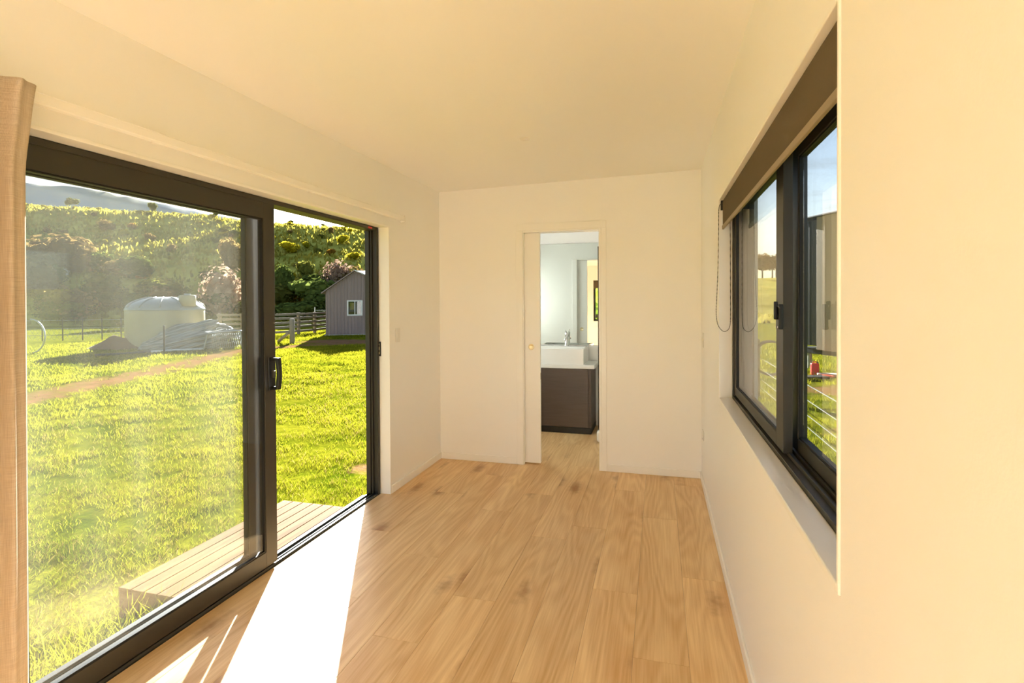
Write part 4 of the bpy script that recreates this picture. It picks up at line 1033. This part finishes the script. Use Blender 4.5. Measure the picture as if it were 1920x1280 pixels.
# cross roof facing the lawn
MB().add([(XA+.1,.6,AP-.35),(XE+1.5,-.4,AP-1.0),(XE+1.5,2.6,AP+.12),(XA-.05,2.6,AP+.12),(XA+.1,.6,AP-.28),(XE+1.5,-.4,AP-.93),(XE+1.5,2.6,AP+.19),(XA-.05,2.6,AP+.19)],[(0,3,2,1),(4,5,6,7),(0,1,5,4),(1,2,6,5),(2,3,7,6),(3,0,4,7)]).build('cross_roof', 'roof_steel', sh_)
MB().box(-.06, XE+.06, -.1, .3, -.3, .06).build('concrete_footing', 'concrete', sh_)
wn = frame_rect(MB(), 1, -.05, .14, (wx0, wx1), (wz0, wz1), .07, .07, .07, .07).build('window', 'pipe_white', sh_)
MB().box(wx0+.07, wx1-.07, .03, .05, wz0+.07, wz1-.07).build('pane', 'glass_clear', wn)
MB().box((wx0+wx1)/2-.02, (wx0+wx1)/2+.02, .0, .08, wz0+.07, wz1-.07).build('mullion', 'pipe_white', wn)
MB().box(wx0+.14, wx0+.36, .5, .54, wz0+.35, wz1-.15).build('yellow_sheet', 'yellow_paint', sh_)
MB().box(.14, XE-.14, .7, .76, 0, EV-.05).build('dark_interior_panel', 'frame_dark', sh_)  # dark panel added behind the window to stand in for a shaded interior

# ---- timber step outside the door
ds = empty('deck_step', (-2.67, 3.07, GZ)); tag(ds, 'low pale timber deck step outside the sliding door', 'step')
SX0, SX1, SY0, SY1, SZ = -3.05, -2.275, 2.355, 3.775, -.15
nb = 8; bw = (SX1-SX0)/nb
bd_me = None
for i in range(nb):
    if bd_me is None:
        o = MB().box(-bw/2+.003, bw/2-.003, -(SY1-SY0)/2, (SY1-SY0)/2, -.03, 0).build('deck_board', 'deck_pine', ds, bevel=.003); bd_me = o
    else:
        o = bd_me.copy(); COL.objects.link(o); o.parent = ds
    o.location = (SX0+bw*(i+.5)+2.67, (SY0+SY1)/2-3.07, SZ-GZ)
    for yy in (SY0+.03, SY1-.03):
        for dx in (-.022, .022):
            k = MB().lathe([(.0035, SZ-.001), (.0035, SZ+.0006)], (SX0+bw*(i+.5)+dx, yy, 0), 8); part(k, 'screw_head', 'post_steel', ds)
for yy in (SY0+.004, SY1-.044): part(MB().box(SX0+.004, SX1, yy, yy+.04, -.33, SZ-.031), 'end_board', 'deck_pine', ds, bevel=.002)
part(MB().box(SX0+.004, SX0+.044, SY0+.046, SY1-.046, -.33, SZ-.031), 'front_board', 'deck_pine', ds, bevel=.002)

# ================================================================== outside, right: neighbouring tiny house, wire fence, trees
nh = empty('tiny_house', (4.1, 15.9, .3), math.atan2(-.9, .43)); tag(nh, 'neighbouring tiny house on a trailer with dark and tan cladding', 'tiny house')
# local x runs along the wall towards us, y to the left of it is outward... wall faces -y side
def nbx(x0, x1, y0, y1, z0, z1, nm, mt): return MB().box(x0, x1, y0, y1, z0, z1).build(nm, mt, nh, bevel=.01)
nbx(-1.0, 0, 0, 2.4, 0, 3.38, 'dark_wall', 'clad_dark'); nbx(.001, 5.0, -.03, 2.4, -.1, 3.45, 'tan_wall', 'clad_tan')
for i in range(10): MB().box(.28+i*.5, .32+i*.5, -.05, -.03, -.1, 3.42).build('cladding_batten', 'clad_tan', nh)
for i in range(3): MB().box(-.9+i*.3, -.87+i*.3, -.02, 0, 0, 3.36).build('cladding_batten', 'clad_dark', nh)
nbx(-1.05, 5.1, -.08, 2.5, 3.45, 3.50, 'roof', 'clad_dark')
nbx(.95, 1.55, -.06, -.029, 1.9, 2.6, 'window', 'pipe_white')
nbx(-1.0, 5., .2, 2.2, -.25, -.1, 'trailer_chassis', 'frame_dark')
for x in (-.7, 1.0, 3.5): MB().tube([(x, .35, -.72), (x, .35, -.2)], .06, 8).build('jack_stand', 'galv', nh)
fe = empty('wire_fence', (2.0, 9, -.4)); tag(fe, 'strained wire fence running past the right window', 'fence')
for hgt in (.34, .125, -.085, -.25): part(MB().tube([(2.0, 3.0, hgt), (2.0, 7.0, hgt-.012), (2.0, 11.75, hgt)], .006, 5), 'fence_wire', 'galv', fe)
part(MB().tube([(1.9, 11.75, -.6), (1.9, 11.75, .72), (1.9, 11.75, .74)], [.085, .085, .07], 10), 'strainer_post', 'timber_weathered', fe, smooth=True)
cl = [Vector((2.16+.32*math.cos(a), 11.55+.03*i/6, .36+.34*math.sin(a))) for i, a in enumerate([j*math.pi/10 for j in range(55)])]
tag(MB().tube(cl, .022, 6).build('pipe_coil', 'pipe_black', smooth=True), 'coil of dark pipe hanging on the fence post outside the right window', 'pipe')
jc = empty('fuel_can', (3.86, 15.2, GZ-.06)); jc.scale = (.5, .5, .5); tag(jc, 'red plastic fuel can under the neighbouring tiny house', 'can')
MB().box(-.18, .18, -.14, .14, 0, .62).build('can_body', 'red_plastic', jc, bevel=.05, seg=3); MB().tube([(-.1, 0, .6), (-.08, 0, .7), (.08, 0, .7), (.1, 0, .6)], .025, 8).build('can_handle', 'red_plastic', jc, smooth=True)
MB().lathe([(.05, .6), (.05, .68)], (.13, 0, 0), 12).build('can_cap', 'pipe_black', jc)
junk = [(4.0, 14.6, .28, .15, .05, 'red_plastic', 'red board lying on the grass by the fuel can'), (4.3, 14.9, .9, .25, .05, 'pale_board', 'pale board lying on the grass by the tiny house'), (4.35, 14.4, .4, .22, .1, 'pipe_white', 'white sack on the grass in front of the tiny house'), (3.6, 14.3, .6, .35, .06, 'frame_dark', 'dark sheet lying on the grass near the fuel can'), (4.6, 15.0, .35, .2, .12, 'red_plastic', 'red box on the grass at the right window edge')]
for x, y, a, b, c, mt, lb in junk:
    o = MB().box(-a/2, a/2, -b/2, b/2, 0, c).build('scrap_piece', mt, bevel=.015); o.location = (x, y, ground_z(x, y)+.02); o.rotation_euler = (0, 0, random.uniform(0, 3)); tag(o, lb, 'scrap')
# gentle rise with trees far right
vs = []; fs = []; nx, ny = 60, 24
for j in range(ny):
    for i in range(nx):
        x = -30+i*4; y = 80+j*4; h = 7.5*min(1, max(0, (y-84)/45))**.8+.5*nz(x, y, 3., .06); vs.append((x, y, h+GZ-.3))
fs = [(j*nx+i, j*nx+i+1, (j+1)*nx+i+1, (j+1)*nx+i) for j in range(ny-1) for i in range(nx-1)]
me = bpy.data.meshes.new('rise'); me.from_pydata(vs, [], fs); me.update(); struct(link('rise', me, 'hill_grass', smooth=True))
def tree(name, p, h, r, kind, label, group, var):
    t = empty(name, p, random.uniform(0, 6)); tag(t, label, 'tree', group)
    MB().tube([(0, 0, -.3), (0, 0, h*.5), (.03*h, 0, h*.8)], [.035*h, .028*h, .012*h], 7).build('trunk', 'bark', t, smooth=True)
    c = bpy.data.objects.new('crown', bush_data(kind, var, nleaf=1100, lumps=11)); COL.objects.link(c); c.parent = t
    c.scale = (2*r, 2*r, h*.8); c.location = (0, 0, h*.28)
for i in range(5):
    y = 128; x = y*math.tan(R(math.degrees(math.atan((1404+i*13-960)/FPX))-15.46)); x += random.uniform(-.5, .5)
    tree('far_tree', Vector((x, y+random.uniform(-3, 3), 6.9)), random.uniform(4, 6.0), random.uniform(1.1, 1.5), 'leaf_brown', 'far tree in the row along the rise seen through the right window', 'trees on the far rise', 10+i % 3)
# trees behind the house, seen through the back window in the mirror
for i, (x, y, h) in enumerate(((-2.4, -7.5, 4.2), (-1.2, -8.2, 4.8))):
    tree('garden_tree', Vector((x, y, GZ)), h, 1.5, 'leaf_bright', ('bright green tree seen in the mirror through the back window', 'second green tree farther behind the back window')[i], None, 10+i)
